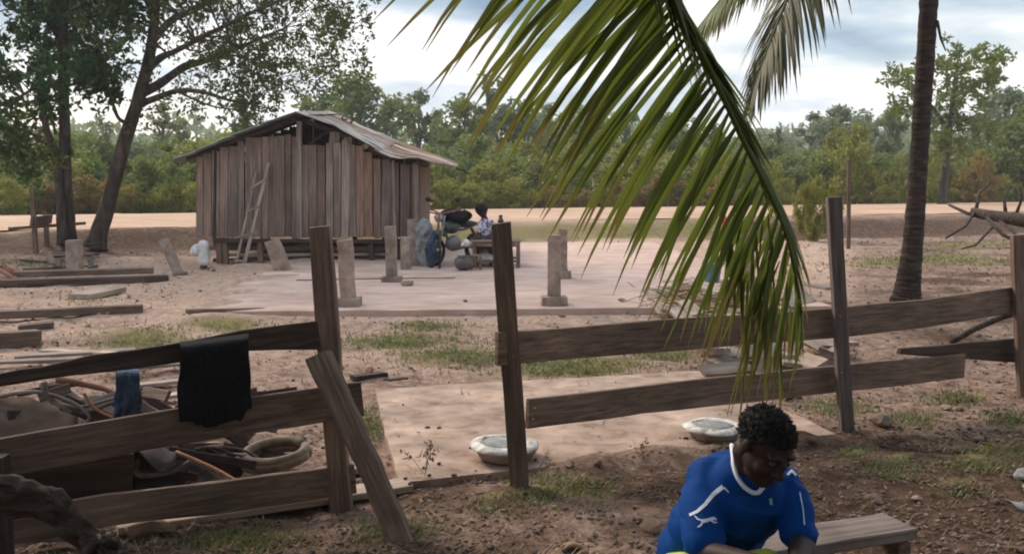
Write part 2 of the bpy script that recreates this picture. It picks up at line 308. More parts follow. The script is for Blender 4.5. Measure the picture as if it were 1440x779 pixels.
M['leaf_hazed'] = leaf_mat('haze_tinted_leaves', [(0.12, 0.15, 0.07), (0.20, 0.235, 0.12), (0.28, 0.31, 0.17)], trans=0.5, var_scale=0.3)  # aerial haze painted into the leaf colour of distant trees
M['leaf_bright'] = leaf_mat('yellow_green_leaves', [(0.13, 0.15, 0.024), (0.24, 0.24, 0.04), (0.36, 0.32, 0.075)], trans=0.5, var_scale=1.2)
M['leaf_rust'] = leaf_mat('rusty_brown_leaves', [(0.13, 0.115, 0.028), (0.26, 0.17, 0.045), (0.36, 0.23, 0.075)], trans=0.5, var_scale=1.2)
M['grass'] = leaf_mat('short_green_grass', [(0.09, 0.115, 0.03), (0.15, 0.17, 0.05), (0.27, 0.23, 0.11)], var_scale=1.5)
M['dry_grass'] = leaf_mat('brown_dry_grass', [(0.12, 0.075, 0.04), (0.20, 0.13, 0.07), (0.28, 0.21, 0.12)], var_scale=1.5)
M['palm_leaf'] = leaf_mat('coconut_leaflets', [(0.035, 0.070, 0.010), (0.095, 0.135, 0.018), (0.21, 0.22, 0.035)], trans=0.5, rough=0.42, tip=(0.17, 0.12, 0.04))
M['palm_dry'] = leaf_mat('drying_palm_leaflets', [(0.035, 0.045, 0.012), (0.075, 0.075, 0.022), (0.13, 0.11, 0.04)], trans=0.3, tip=(0.075, 0.055, 0.024))
# ================================================================== THE GROUND
NL0, NL1 = G(0, 325, 0.4), G(1350, 300, 0.4)            # near edge of the dirt road
rd = Vector((NL1.x - NL0.x, NL1.y - NL0.y)).normalized(); rn = Vector((-rd.y, rd.x))
ROADW = 10.6
def road_s(x, y): return (x - NL0.x) * rn.x + (y - NL0.y) * rn.y
PAD = [G(527, 545, .05), G(990, 520, .05), G(1176, 610, .05), G(560, 676, .05)]         # near concrete pad
FLA, FLB = G(250, 438, .08), G(1170, 430, .08)
FLOOR = [FLA, FLB, FLB + Vector((-.5, 12.3, 0)), FLA + Vector((-.5, 12.3, 0))]
def in_poly(x, y, poly, m=0.0):
    # signed inside distance for a convex polygon (any winding)
    d = 1e9; c = sum((Vector((p.x, p.y)) for p in poly), Vector((0, 0))) / len(poly)
    for i in range(len(poly)):
        a, b = poly[i], poly[(i + 1) % len(poly)]
        e = Vector((b.x - a.x, b.y - a.y)).normalized(); n = Vector((-e.y, e.x))
        s = (x - a.x) * n.x + (y - a.y) * n.y; sc = (c.x - a.x) * n.x + (c.y - a.y) * n.y
        if sc < 0: s = -s
        d = min(d, s)
    return d
def height(x, y):
    s = road_s(x, y)
    z = 0.0
    bank = sstep(-2.6 - 2.0 * sstep(3, 12, x), -0.3, s) * 0.4
    f = 1 - min(1, sstep(-.5, .5, s)) * 0.92
    near = 1 - sstep(15, 40, y)
    v = Vector((x, y, 0))
    a = noise.fractal(v * 0.55, 1.0, 2.0, 3) * 0.07 + noise.fractal(v * 2.3 + Vector((5, 3, 0)), 0.9, 2.0, 4) * 0.030 * near
    if y < 9: a += noise.fractal(v * 9.0, 0.9, 2.0, 3) * 0.010
    # rough bare mound and hole on the right near side, mound in front of the gate
    a += 0.10 * math.exp(-((x - 2.6) ** 2 / 0.9 + (y - 5.5) ** 2 / 0.25)) - 0.10 * math.exp(-((x - 2.75) ** 2 / 0.35 + (y - 5.95) ** 2 / 0.05))
    a += 0.05 * math.exp(-((x - 0.2) ** 2 / 0.5 + (y - 4.5) ** 2 / 0.15))
    p = max(sstep(-0.5, 0.02, in_poly(x, y, FLOOR)), 0.0)
    q = sstep(-0.3, 0.1, in_poly(x, y, PAD))
    a = lerp(a, 0.0, p); a = lerp(a, 0.018 * noise.noise(v * 1.3), q)
    ex, ey = PAD[2].x - PAD[3].x, PAD[2].y - PAD[3].y; el_ = math.hypot(ex, ey); tt = ((x - PAD[3].x) * ex + (y - PAD[3].y) * ey) / el_; dd_ = (-(x - PAD[3].x) * ey + (y - PAD[3].y) * ex) / el_
    if -.5 < dd_ < .7 and tt > .6: a += .075 * math.exp(-((dd_ - .02) / .16) ** 2) * sstep(.6, .9, tt) * sstep(el_ + .1, el_ - .3, tt) * (.75 + .8 * noise.noise(v * 3.1))
    # blown soil laps over the left edge of the big floor
    if 10 < y < 26:
        dl = x - (FLA.x - .5 * (y - FLA.y) / 12.3)
        if abs(dl) < 2.5: a += max(0, .115 * math.exp(-(dl / .9) ** 2) * (.75 + 1.1 * noise.noise(v * 1.4)))
    if s > ROADW: f = 0.6; z += -0.1 * sstep(ROADW, ROADW + 1.5, s)
    # a dug bank beside the road on the right
    cut = 0
    if x > 4: cut = -0.22 * math.exp(-((s + 3.0) ** 2) / 1.6) * sstep(4, 8, x)
    return z + bank + a * f + cut
def gz(px, py, it=4):
    z = 0.0
    for _ in range(it): p = G(px, py, z); z = height(p.x, p.y)
    return G(px, py, z)
# patches given where they lie in the place: (px, py, rx, ry) ellipses are turned to ground positions once
GRASS = [(200, 480, 90, 14), (300, 462, 80, 8), (560, 480, 110, 12), (640, 500, 90, 14), (800, 515, 130, 12), (930, 500, 60, 14), (600, 460, 60, 8),
         (1230, 370, 60, 10), (1380, 345, 90, 6), (1330, 365, 120, 10), (520, 600, 18, 26), (340, 760, 70, 16), (560, 745, 50, 14), (700, 712, 40, 8), (790, 690, 70, 20),
         (1040, 622, 30, 8), (1180, 575, 50, 14), (1260, 660, 30, 12), (1350, 560, 40, 10), (1400, 640, 60, 12), (1280, 590, 40, 10), (1200, 640, 24, 10), (120, 300 + 120, 30, 8), (30, 370, 40, 6),
         (820, 322, 300, 7), (680, 325, 60, 6), (1420, 590, 30, 10), (450, 700, 40, 10), (1370, 655, 40, 12), (1340, 690, 30, 8)]
def gmask(px, py):
    m = 0
    for (a, b, rx, ry) in GRASS:
        d = ((px - a) / rx) ** 2 + ((py - b) / ry) ** 2
        if d < 2.5: m = max(m, math.exp(-d * 1.1))
    return m
ny, nx = 430, 330
ys = []; y = -14.0; 
for j in range(ny):
    ys.append(y)
    y += 0.35 if y < 3 else 0.022 + max(0, (y - 3)) * 0.0065 if y < 20 else 0.13 + (y - 20) * 0.022
ys = np.array(ys); print('ground far y', ys[-1])
verts = []; cols = []
for y in ys:
    W = 7 + 0.62 * max(y, 0) + (0 if y < 60 else (y - 60) * 1.2)
    for i in range(nx):
        t = i / (nx - 1) * 2 - 1
        x = W * (t if y > 60 else t * (0.85 + 0.15 * t * t)) + (0 if y < 60 else 0)
        verts.append((x, y, height(x, y)))
        # soil kinds: R grass cover, G dark earth: damp soil and painted-in foreground shade, B pale dust, A road clay
        g = wv = pl = rr = 0.0
        s = road_s(x, y)
        n1_ = noise.fractal(Vector((x * 0.8, y * 0.8, 3)), 1, 2, 4)
        if y > 2.5:
            px, py = to_px(Vector((x, y, 0)))
            g = gmask(px, py) * (0.75 + 0.5 * n1_)
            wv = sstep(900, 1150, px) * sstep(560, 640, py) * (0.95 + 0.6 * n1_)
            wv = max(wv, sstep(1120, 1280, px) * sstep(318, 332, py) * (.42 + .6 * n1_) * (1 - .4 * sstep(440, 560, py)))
            wv = max(wv, sstep(600, 730, py) * 0.8 * (1 + n1_), sstep(560, 640, py) * sstep(520, 300, px) * 0.7 if px < 520 else 0)  # foreground shade painted in as darker earth towards the bottom edge
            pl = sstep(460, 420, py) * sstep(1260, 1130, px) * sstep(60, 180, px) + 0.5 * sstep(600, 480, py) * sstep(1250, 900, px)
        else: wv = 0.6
        rr = sstep(-0.5, 0.3, s + 0.5 * n1_) * (1 - sstep(ROADW - .3, ROADW + .5, s + 0.4 * n1_))
        if s > ROADW: g = max(g, 0.6)
        bank = math.exp(-((s + 1.8) ** 2) / 2.4)
        g = max(g, bank * 0.95 * (0.5 + 0.3 * n1_ + 0.3) * sstep(-7, -3, x) * (1 - sstep(6, 8, x)))
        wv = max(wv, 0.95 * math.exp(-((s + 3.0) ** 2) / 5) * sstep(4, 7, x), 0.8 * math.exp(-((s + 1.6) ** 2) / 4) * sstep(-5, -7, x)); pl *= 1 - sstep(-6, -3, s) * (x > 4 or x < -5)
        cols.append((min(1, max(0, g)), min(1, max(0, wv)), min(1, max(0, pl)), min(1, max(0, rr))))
idx = np.arange(ny * nx).reshape(ny, nx)
faces = np.stack([idx[:-1, :-1], idx[:-1, 1:], idx[1:, 1:], idx[1:, :-1]], -1).reshape(-1, 4)
def np_mesh(name, v, f, mat, smooth=False, attr=None):
    me = bpy.data.meshes.new(name); v = np.asarray(v, dtype=np.float32); f = np.asarray(f, dtype=np.int32); k = f.shape[1]
    me.vertices.add(len(v)); me.vertices.foreach_set('co', v.ravel()); me.loops.add(f.size); me.loops.foreach_set('vertex_index', f.ravel())
    me.polygons.add(len(f)); me.polygons.foreach_set('loop_start', np.arange(0, f.size, k, dtype=np.int32)); 
    try: me.polygons.foreach_set('loop_total', np.full(len(f), k, dtype=np.int32))
    except Exception: pass
    me.update(calc_edges=True); me.validate()
    if smooth: me.polygons.foreach_set('use_smooth', [True] * len(me.polygons))
    if attr is not None:
        a = me.attributes.new('dry', 'FLOAT', 'POINT'); a.data.foreach_set('value', np.asarray(attr, dtype=np.float32))
    if mat: me.materials.append(mat)
    return me
def ground_mat():
    m, t = new_mat('bare_earth'); nn = t.nodes.new; L = t.links.new
    o = nn('ShaderNodeOutputMaterial'); b = nn('ShaderNodeBsdfPrincipled'); L(b.outputs[0], o.inputs[0]); b.inputs['Roughness'].default_value = 0.95; b.inputs['Specular IOR Level'].default_value = 0.15
    tcn = nn('ShaderNodeTexCoord'); at = nn('ShaderNodeAttribute'); at.attribute_name = 'soil'; sp = nn('ShaderNodeSeparateColor'); L(at.outputs['Color'], sp.inputs[0])
    def nz(sc, det, rg=0.6):
        n = nn('ShaderNodeTexNoise'); n.inputs['Scale'].default_value = sc; n.inputs['Detail'].default_value = det; n.inputs['Roughness'].default_value = rg; L(tcn.outputs['Object'], n.inputs['Vector']); return n.outputs[0]
    def rp(f, st):
        r = nn('ShaderNodeValToRGB'); el = r.color_ramp.elements
        while len(el) < len(st): el.new(0.5)
        for e, (p, c) in zip(el, st): e.position = p; e.color = (*c, 1)
        L(f, r.inputs[0]); return r.outputs[0]
    def mix(f, a, c):
        x = nn('ShaderNodeMix'); x.data_type = 'RGBA'; L(f, x.inputs[0]); L(a, x.inputs[6]); L(c, x.inputs[7]); return x.outputs[2]
    def brk(f, noisef, k=0.9):       # break a smooth patch edge up with noise
        a = nn('ShaderNodeMath'); a.operation = 'MULTIPLY_ADD'; L(noisef, a.inputs[0]); a.inputs[1].default_value = k; a.inputs[2].default_value = -k * 0.5
        c = nn('ShaderNodeMath'); c.operation = 'ADD'; L(f, c.inputs[0]); L(a.outputs[0], c.inputs[1])
        r = nn('ShaderNodeMapRange'); r.interpolation_type = 'SMOOTHSTEP'; r.inputs[1].default_value = 0.22; r.inputs[2].default_value = 0.75; L(c.outputs[0], r.inputs[0]); return r.outputs[0]
    big = nz(1.1, 8); fine = nz(9, 10, 0.7); vf = nz(38, 6, 0.7)
    dirt = rp(fine, [(0.30, (0.12, 0.066, 0.040)), (0.5, (0.255, 0.163, 0.119)), (0.68, (0.41, 0.29, 0.225))])
    pale = rp(fine, [(0.30, (0.27, 0.165, 0.115)), (0.5, (0.42, 0.28, 0.205)), (0.7, (0.54, 0.395, 0.31))])
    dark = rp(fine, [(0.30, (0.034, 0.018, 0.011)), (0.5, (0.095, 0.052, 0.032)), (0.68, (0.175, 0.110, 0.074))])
    grs = rp(fine, [(0.35, (0.10, 0.088, 0.028)), (0.55, (0.21, 0.165, 0.065)), (0.7, (0.34, 0.25, 0.13))])
    clay = rp(big, [(0.35, (0.42, 0.25, 0.155)), (0.55, (0.52, 0.335, 0.225)), (0.7, (0.57, 0.40, 0.29))])
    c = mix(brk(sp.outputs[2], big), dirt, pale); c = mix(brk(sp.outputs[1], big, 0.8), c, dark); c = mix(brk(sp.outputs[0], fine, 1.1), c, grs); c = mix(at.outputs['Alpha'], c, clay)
    mr = nn('ShaderNodeMapRange'); L(vf, mr.inputs[0]); mr.inputs[1].default_value = 0.3; mr.inputs[2].default_value = 0.7; mr.inputs[3].default_value = 0.75; mr.inputs[4].default_value = 1.2
    hs = nn('ShaderNodeHueSaturation'); L(c, hs.inputs['Color']); L(mr.outputs[0], hs.inputs['Value']); L(hs.outputs[0], b.inputs['Base Color'])
    ad = nn('ShaderNodeMath'); L(fine, ad.inputs[0]); L(vf, ad.inputs[1]); bp = nn('ShaderNodeBump'); bp.inputs['Strength'].default_value = 0.7; bp.inputs['Distance'].default_value = 0.03
    L(ad.outputs[0], bp.inputs['Height']); L(bp.outputs[0], b.inputs['Normal'])
    return m
M['ground'] = ground_mat()
gme = np_mesh('ground', verts, faces, M['ground'], True)
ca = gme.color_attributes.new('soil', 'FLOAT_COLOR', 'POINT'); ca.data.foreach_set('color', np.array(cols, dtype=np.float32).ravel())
# the road is its own sheet, lying on the ground
def row_in(y0): pass
tag(link('ground', gme, None), kind='structure')
rv = []; rf = []; rc = []
for i in range(121):
    u = -30 + 120 * i / 120
    for k in range(13):
        s = ROADW * k / 12 + (0.25 * noise.noise(Vector((u * 0.35, k * 3.0, 0))) if k in (0, 12) else 0)
        x = NL0.x + rd.x * u + rn.x * s; y = NL0.y + rd.y * u + rn.y * s
        rv.append((x, y, 0.4 + 0.012 + 0.05 * math.sin(math.pi * k / 12) + 0.02 * noise.noise(Vector((x * .5, y * .5, 0)))))
for i in range(120):
    for k in range(12):
        a = i * 13 + k; rf.append((a, a + 1, a + 14, a + 13))
M['road'] = tex_mat('orange_laterite', [(0.3, (0.35, 0.205, 0.125)), (0.5, (0.44, 0.275, 0.18)), (0.7, (0.52, 0.35, 0.245))], (0.6, 1.6, 1), 1.2, big=0.14, bigscale=0.15, bump=0.3, bdist=0.02)
tag(link('dirt_road', np_mesh('dirt_road', rv, rf, M['road'], True), None), kind='structure')

# ------------------------------------------------------------------ concrete floors
def slab(name, poly, top, th, mat, step=0.35, jag=0.02, relief=0.006, seed=0):
    """a cast slab with uneven edges: grid over the quad"""
    a, b, c, d = [Vector((p.x, p.y, 0)) for p in poly]
    nu = max(4, int((b - a).length / step)); nv = max(4, int((d - a).length / step)); v = []; f = []
    for j in range(nv + 1):
        for i in range(nu + 1):
            u, t = i / nu, j / nv
            p = lerp(lerp(a, b, u), lerp(d, c, u), t)
            edge = i in (0, nu) or j in (0, nv)
            q = Vector((p.x, p.y, seed))
            if edge: p += Vector((noise.noise(q * 3), noise.noise(q * 3 + Vector((9, 0, 0))), 0)) * jag
            v.append((p.x, p.y, top + relief * noise.noise(q * 1.2) - (0.006 if edge else 0)))
    n = nu + 1
    for j in range(nv):
        for i in range(nu): k = j * n + i; f.append((k, k + 1, k + n + 1, k + n))
    ring = [i for i in range(n)] + [j * n + nu for j in range(1, nv + 1)] + [nv * n + i for i in range(nu - 1, -1, -1)] + [j * n for j in range(nv - 1, 0, -1)]
    base = len(v); v += [(v[k][0], v[k][1], top - th) for k in ring]
    for k in range(len(ring)): k2 = (k + 1) % len(ring); f.append((ring[k2], ring[k], base + k, base + k2))
    mb = MB(); mb.v = v; mb.f = f; return mb.build(name, mat)
tag(slab('concrete_floor', FLOOR, 0.08, 0.25, M['slab'], 0.3, 0.05, 0.008), 'large pale pinkish concrete floor of the unbuilt house between the hut and the gate', 'concrete floor', kind='structure')
tag(slab('concrete_pad', [PAD[3], PAD[2], PAD[1], PAD[0]], 0.05, 0.2, M['slab_near'], 0.12, 0.02, 0.010, 4), 'worn tan concrete pad right behind the gate opening', 'concrete pad', kind='structure')
# ================================================================== THE HUT
YH = 18.9
hut = thing('wooden_hut', 'weathered grey brown plank hut on short stilts with a sagging tin roof', 'hut', (-4.1, YH, 0.0))
def H(px, py, dy=0.0): return P(px, py, YH + dy)
tops = [(275, 222), (300, 214), (330, 203), (350, 194), (395, 190), (414, 190), (415, 192), (428, 205), (470, 200), (510, 205), (530, 222), (555, 229), (592, 230)]
def top_at(px):
    for (a, b), (c, d) in zip(tops, tops[1:]):
        if a <= px <= c: return lerp(b, d, (px - a) / (c - a))
    return 229
rnd = random.Random(3)
x = 276.0; k = 0
while x < 588:
    wpx = rnd.choice([9, 10, 11, 12, 12, 13, 14]); 
    if 553 < x < 580: wpx = 15
    x2 = min(x + wpx, 590); cxp = (x + x2) / 2
    tp = top_at(cxp) + rnd.uniform(-1.5, 2.0)
    if 428 < cxp < 520: tp += rnd.choice([-6, 0, 0, 3]) 
    bt = 333.5 + rnd.uniform(-1.5, 2.5)
    mat = M['wall_wood']
    if 505 < cxp < 540: mat = M['red_wood']
    elif rnd.random() < 0.07: mat = M['grey_wood']
    elif rnd.random() < 0.12: mat = M['fence_wood']
    dy = rnd.uniform(-0.012, 0.012); lean = rnd.uniform(-0.8, 0.8)
    board('plank', [H(cxp + lean, tp, dy), H(cxp, bt, dy)], (x2 - x - rnd.uniform(0.3, 1.2)) / F * YH, 0.022, (0, -1, 0), mat, hut, seed=k, rough=0.004, sub=4)
    x = x2; k += 1
board('plank', [H(470, 205, .03), H(471, 186, .03)], 0.2, .02, (0, -1, 0), M['grey_wood'], hut, seed=80)
board('plank', [H(490, 209, .03), H(489, 193, .03)], 0.15, .02, (0, -1, 0), M['grey_wood'], hut, seed=81)
board('plank', [H(505, 212, .03), H(517, 204, .03)], 0.09, .02, (0, -1, 0), M['pale_wood'], hut, seed=82)
# side walls and back wall (rear is 4.4 m behind)
sh = Vector((-0.18, 4.4, 0))
LB, LT, RB, RT = H(277, 334), H(277, 224), H(589, 334), H(589, 233)
for side, (b0, t0) in enumerate(((LB, LT), (RB, RT))):
    for i in range(22):
        a = (i + 0.5) / 22
        off = sh * a + Vector(((-0.012, 0.012)[side], 0.03, 0))
        board('plank', [t0 + off, b0 + off], 4.4 / 22 - .006, 0.022, ((-1, 1)[side], 0, 0), M['fence_wood'] if i % 3 else M['wall_wood'], hut, seed=100 + side * 40 + i, sub=2)
BKR = [P(466, 160, YH + 4.9), P(484, 168, YH + 4.9), P(520, 185, YH + 4.9), P(564, 202, YH + 4.9), P(603, 217, YH + 4.9), P(645, 232, YH + 4.9)]
BKL = [P(466, 160, YH + 4.9), P(430, 172, YH + 4.9), P(340, 208, YH + 4.9), P(290, 229, YH + 4.9)]
for i in range(22):
    a = (i + 0.5) / 22
    bx_ = lerp(LT, RT, a) + sh; zt_ = bx_.z
    for bk_ in (BKL, BKR):
        for q0, q1 in zip(bk_, bk_[1:]):
            if min(q0.x, q1.x) <= bx_.x <= max(q0.x, q1.x): zt_ = lerp(q0.z, q1.z, (bx_.x - q0.x) / (q1.x - q0.x)) - .05
    board('plank', [Vector((bx_.x, bx_.y, zt_)), lerp(LB, RB, a) + sh], (RB - LB).length / 22 - .006, 0.022, (0, 1, 0), M['wall_wood'], hut, seed=200 + i, sub=2)
# floor joists, floor, stilts
zf = LB.z
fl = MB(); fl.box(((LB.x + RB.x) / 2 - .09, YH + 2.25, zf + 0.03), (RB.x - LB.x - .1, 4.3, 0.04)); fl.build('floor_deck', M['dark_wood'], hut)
board('floor_beam', [H(300, 338, .06), H(596, 340, .06)], 0.07, 0.07, (0, -1, 0), M['dark_wood'], hut, 301)
board('floor_beam', [H(292, 349, .4), H(598, 350, .4)], 0.09, 0.05, (0, -1, 0), M['wall_wood'], hut, 302)
board('floor_beam', [H(318, 359, .25), H(560, 357, .25)], 0.06, 0.05, (0, -1, 0), M['grey_wood'], hut, 303)
board('floor_beam', [H(300, 366, .9), H(590, 363, .9)], 0.07, 0.05, (0, -1, 0), M['dark_wood'], hut, 304)
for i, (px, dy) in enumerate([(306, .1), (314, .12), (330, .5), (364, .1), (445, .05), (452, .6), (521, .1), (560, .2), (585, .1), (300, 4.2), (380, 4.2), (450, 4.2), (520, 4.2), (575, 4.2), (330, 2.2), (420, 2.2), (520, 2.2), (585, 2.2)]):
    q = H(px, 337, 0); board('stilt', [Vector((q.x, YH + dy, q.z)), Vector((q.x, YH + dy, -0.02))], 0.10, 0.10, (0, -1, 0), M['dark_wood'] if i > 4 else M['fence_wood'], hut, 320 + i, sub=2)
# skirting boards stacked under the far side keep it dark beneath
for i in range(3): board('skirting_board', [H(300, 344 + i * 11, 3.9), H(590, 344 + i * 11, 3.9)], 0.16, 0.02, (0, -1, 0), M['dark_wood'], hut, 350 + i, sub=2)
# gable frame: king post, rafters, tie
board('post', [H(421, 171, -.03), H(421, 335, -.03)], 7.5 / F * YH, 0.06, (0, -1, 0), M['grey_wood'], hut, 360)
board('post', [H(585, 229, -.03), H(586, 336, -.03)], 6.5 / F * YH, 0.06, (0, -1, 0), M['grey_wood'], hut, 361)
board('post', [H(553, 226, -.03), H(556, 336, -.03)], 4 / F * YH, 0.05, (0, -1, 0), M['grey_wood'], hut, 362)
board('post', [H(303, 213, -.03), H(301, 336, -.03)], 4 / F * YH, 0.03, (0, -1, 0), M['dark_wood'], hut, 363)
board('rafter', [H(262, 222, .06), H(417, 168, .06)], 0.09, 0.05, (0, -1, 0), M['dark_wood'], hut, 364)
board('rafter', [H(417, 168, .06), H(470, 185, .06), H(560, 230, .06)], 0.07, 0.05, (0, -1, 0), M['dark_wood'], hut, 365)
board('rafter', [H(425, 210, .5), H(470, 180, .5)], 0.05, 0.05, (0, -1, 0), M['fence_wood'], hut, 366)
board('tie_beam', [H(330, 216, .1), H(560, 231, .1)], 0.08, 0.06, (0, -1, 0), M['dark_wood'], hut, 367)
# roof: front and rear outline of each slope, then overlapping corrugated sheets between them
def interp(pl, t):
    # pl: list of Vectors, t in 0..1 by length
    L = [0]
    for a, b in zip(pl, pl[1:]): L.append(L[-1] + (b - a).length)
    s = t * L[-1]
    for i in range(len(pl) - 1):
        if s <= L[i + 1] + 1e-9: return lerp(pl[i], pl[i + 1], (s - L[i]) / (L[i + 1] - L[i]))
    return pl[-1]
DF, DB = -0.35, 4.9
front_r = [H(416, 161, DF), H(441, 169, DF), H(474, 182, DF), H(510, 202, DF), H(538, 219, DF), H(553, 226, DF), H(585, 224, DF), H(610, 230, DF), H(641, 237, DF)]
back_r = [P(466, 160, YH + DB), P(484, 168, YH + DB), P(520, 185, YH + DB), P(564, 202, YH + DB), P(603, 217, YH + DB), P(645, 232, YH + DB)]
front_l = [H(416, 161, DF), H(380, 173, DF), H(320, 195, DF), H(282, 212, DF), H(243, 226, DF)]
back_l = [P(466, 160, YH + DB), P(430, 172, YH + DB), P(340, 208, YH + DB), P(290, 229, YH + DB)]
def roof_sheet(fr, bk, s0, s1, t0, t1, lift, mat, seed):
    ns = 44; ntt = 9; v = []; f = []
    for j in range(ntt + 1):
        t = lerp(t0, t1, j / ntt)
        for i in range(ns + 1):
            s = lerp(s0, s1, i / ns); p = lerp(interp(fr, t), interp(bk, t), s)
            cor = 0.012 * math.sin(i / ns * (s1 - s0) * 5.25 / 0.085 * 2 * math.pi / 1.0)
            wv = 0.03 * noise.noise(Vector((s * 4, t * 5, seed))) + .025 * noise.noise(Vector((s * 3, t * 11, 1)))
            sag = -0.05 * math.sin(math.pi * s) 
            v.append((p.x, p.y, p.z + cor + lift + wv + sag))
    n = ns + 1
    for j in range(ntt):
        for i in range(ns): k = j * n + i; f.append((k, k + 1, k + n + 1, k + n))
    me = np_mesh('roof_sheet', v, f, mat); o = link('roof_sheet', me, None, hut)
    sm = o.modifiers.new('thick', 'SOLIDIFY'); sm.thickness = 0.006
    return o
sd_ = 0
for fr, bk, side in ((front_r, back_r, 0), (front_l, back_l, 1)):
    for i in range(6):
        for j, (t0, t1) in enumerate(((0.0, 0.53), (0.50, 1.0))):
            sd_ += 1
            mt = M['tin'] if side == 0 else M['grey_tin']
            if side == 0 and (i, j) in ((2, 1), (3, 1), (4, 0), (5, 1)): mt = M['rust_tin']
            roof_sheet(fr, bk, i / 6 - (0.01 if i else 0), (i + 1) / 6, t0, t1 + (rnd.uniform(-.01, .012) if j else 0), 0.04 - j * 0.012 + (i % 2) * 0.008, mt, sd_)
rc_ = MB(); pts = [lerp(front_r[0], back_r[0], i / 8) + Vector((0, 0, .045)) for i in range(9)]
for sgn, t in ((0, 0), (1, 1)): pass
v = []; f = []
for i, p in enumerate(pts): v += [tuple(p + Vector((-.16, 0, -.05))), tuple(p + Vector((0, 0, .012))), tuple(p + Vector((.16, 0, -.05)))]
for i in range(8): f += [(i * 3, i * 3 + 1, i * 3 + 4, i * 3 + 3), (i * 3 + 1, i * 3 + 2, i * 3 + 5, i * 3 + 4)]
rc_.v = v; rc_.f = f; o = rc_.build('ridge_cap', M['tin'], hut); o.modifiers.new('thick', 'SOLIDIFY').thickness = 0.005
board('roof_batten', [H(585, 229, -.2), P(603, 232, YH + 4.6)], .06, .05, (1, 0, 0), M['dark_wood'], hut, 370)
board('roof_stick', [P(636, 234, YH + 1.0), P(662, 245, YH + 1.2)], .03, .03, (0, -1, 0), M['dark_wood'], hut, 371)
# things nailed on the front
# ------------------------------------------------------------------ ladder
lad = thing('ladder', 'pale homemade wooden ladder leaning on the front wall of the hut', 'ladder', G(337, 385))
def tilt(px, py, dy): return P(px, py, YH + dy)
la0, la1 = tilt(330, 384, -0.75), tilt(360, 242, -0.06); lb0, lb1 = tilt(340, 386, -0.75), tilt(378, 229, -0.05)
board('rail', [la0, la1], 0.045, 0.04, (0, -1, 0.2), M['grey_wood'], lad, 1); board('rail', [lb0, lb1], 0.055, 0.045, (0, -1, .2), M['grey_wood'], lad, 2)
for i, t in enumerate((0.12, 0.36, 0.60, 0.84)):
    a, b = lerp(la0, la1, t), lerp(lb0, lb1, t); e = (b - a).normalized() * (0.14 if i == 1 else 0.04)
    board('rung', [a - e + Vector((0, -.035, 0)), b + e + Vector((0, -.035, 0))], 0.04, 0.025, (0, -1, 0), M['grey_wood'], lad, 3 + i, sub=2)

# ================================================================== CONCRETE PILLARS
def pillar(px, ptop, pbot, wpx, label, foot=None, lean=(0, 0), rot=0.0, z0=0.08, mat='concrete'):
    b = G(px, pbot, z0); Y = b.y; hgt = P(px, ptop, Y).z - b.z; wd = wpx / F * Y
    root = thing('concrete_pillar', label, 'pillar', b, 'concrete pillars of the unbuilt house')
    top = b + Vector((lean[0] / F * Y, lean[1], hgt))
    rz = Matrix.Rotation(rot, 3, 'Z'); nrm = rz @ Vector((0, -1, 0))
    board('shaft', [b + Vector((0, 0, -0.02)), top], wd, wd * 0.95, nrm, M[mat], root, int(px), rough=0.006, sub=5, chamfer=0.008, ends=0.01)
    rb = MB()
    if foot:
        fw, fh = foot; fw = fw / F * Y; fh = fh / F * Y
        q = MB(); q.box(b + Vector((0, 0, fh / 2)), (fw, fw, fh), rz)
        me = q.mesh('footing'); bm = bmesh.new(); bm.from_mesh(me); bmesh.ops.subdivide_edges(bm, edges=bm.edges[:], cuts=3, use_grid_fill=True)
        for vv in bm.verts: vv.co += Vector([noise.noise(vv.co * 9 + Vector((j * 5, 0, px))) for j in range(3)]) * 0.018
        bm.to_mesh(me); bm.free(); link('footing', me, M['concrete'], root)
    return root
pillar(490, 338, 430, 20, 'grey square pillar on a block foot, just right of the left gate post', (34, 11), (-3, 0))
pillar(551, 318, 396, 15, 'tall slim pillar on a block foot, in front of the right end of the hut', (27, 7), (-1, 0))
pillar(571, 333, 379, 14, 'shortest upright pillar, between two taller ones at the right end of the hut', None)
pillar(581, 309, 373, 14, 'pillar standing closest to the right corner of the hut', (26, 6))
pillar(779, 331, 428, 19, 'square pillar on a broad foot at the front edge of the floor right of the tall middle gate post', (36, 12))
pillar(791, 322, 391, 13, 'pillar half hidden behind the one right of the middle gate post', (24, 10))
pillar(1051, 312, 400, 19, 'pale pillar standing behind the palm frond', (30, 8), (-4, 0))
pillar(1004, 330, 372, 9, 'thin pale pillar far back behind the palm frond above the blue bucket')
pillar(401, 338, 384, 19, 'short pillar leaning left, standing beside the foot of the ladder', (22, 4), (-18, 0), z0=0.03)
pillar(106, 338, 384, 18, 'grey pillar standing in front of the two tree trunks', None, (0, 0), z0=0.02)
pillar(253, 337, 386, 14, 'rough pillar tilted strongly to the left beside the white sack', (20, 4), (-22, 0), z0=0.02, rot=0.4)

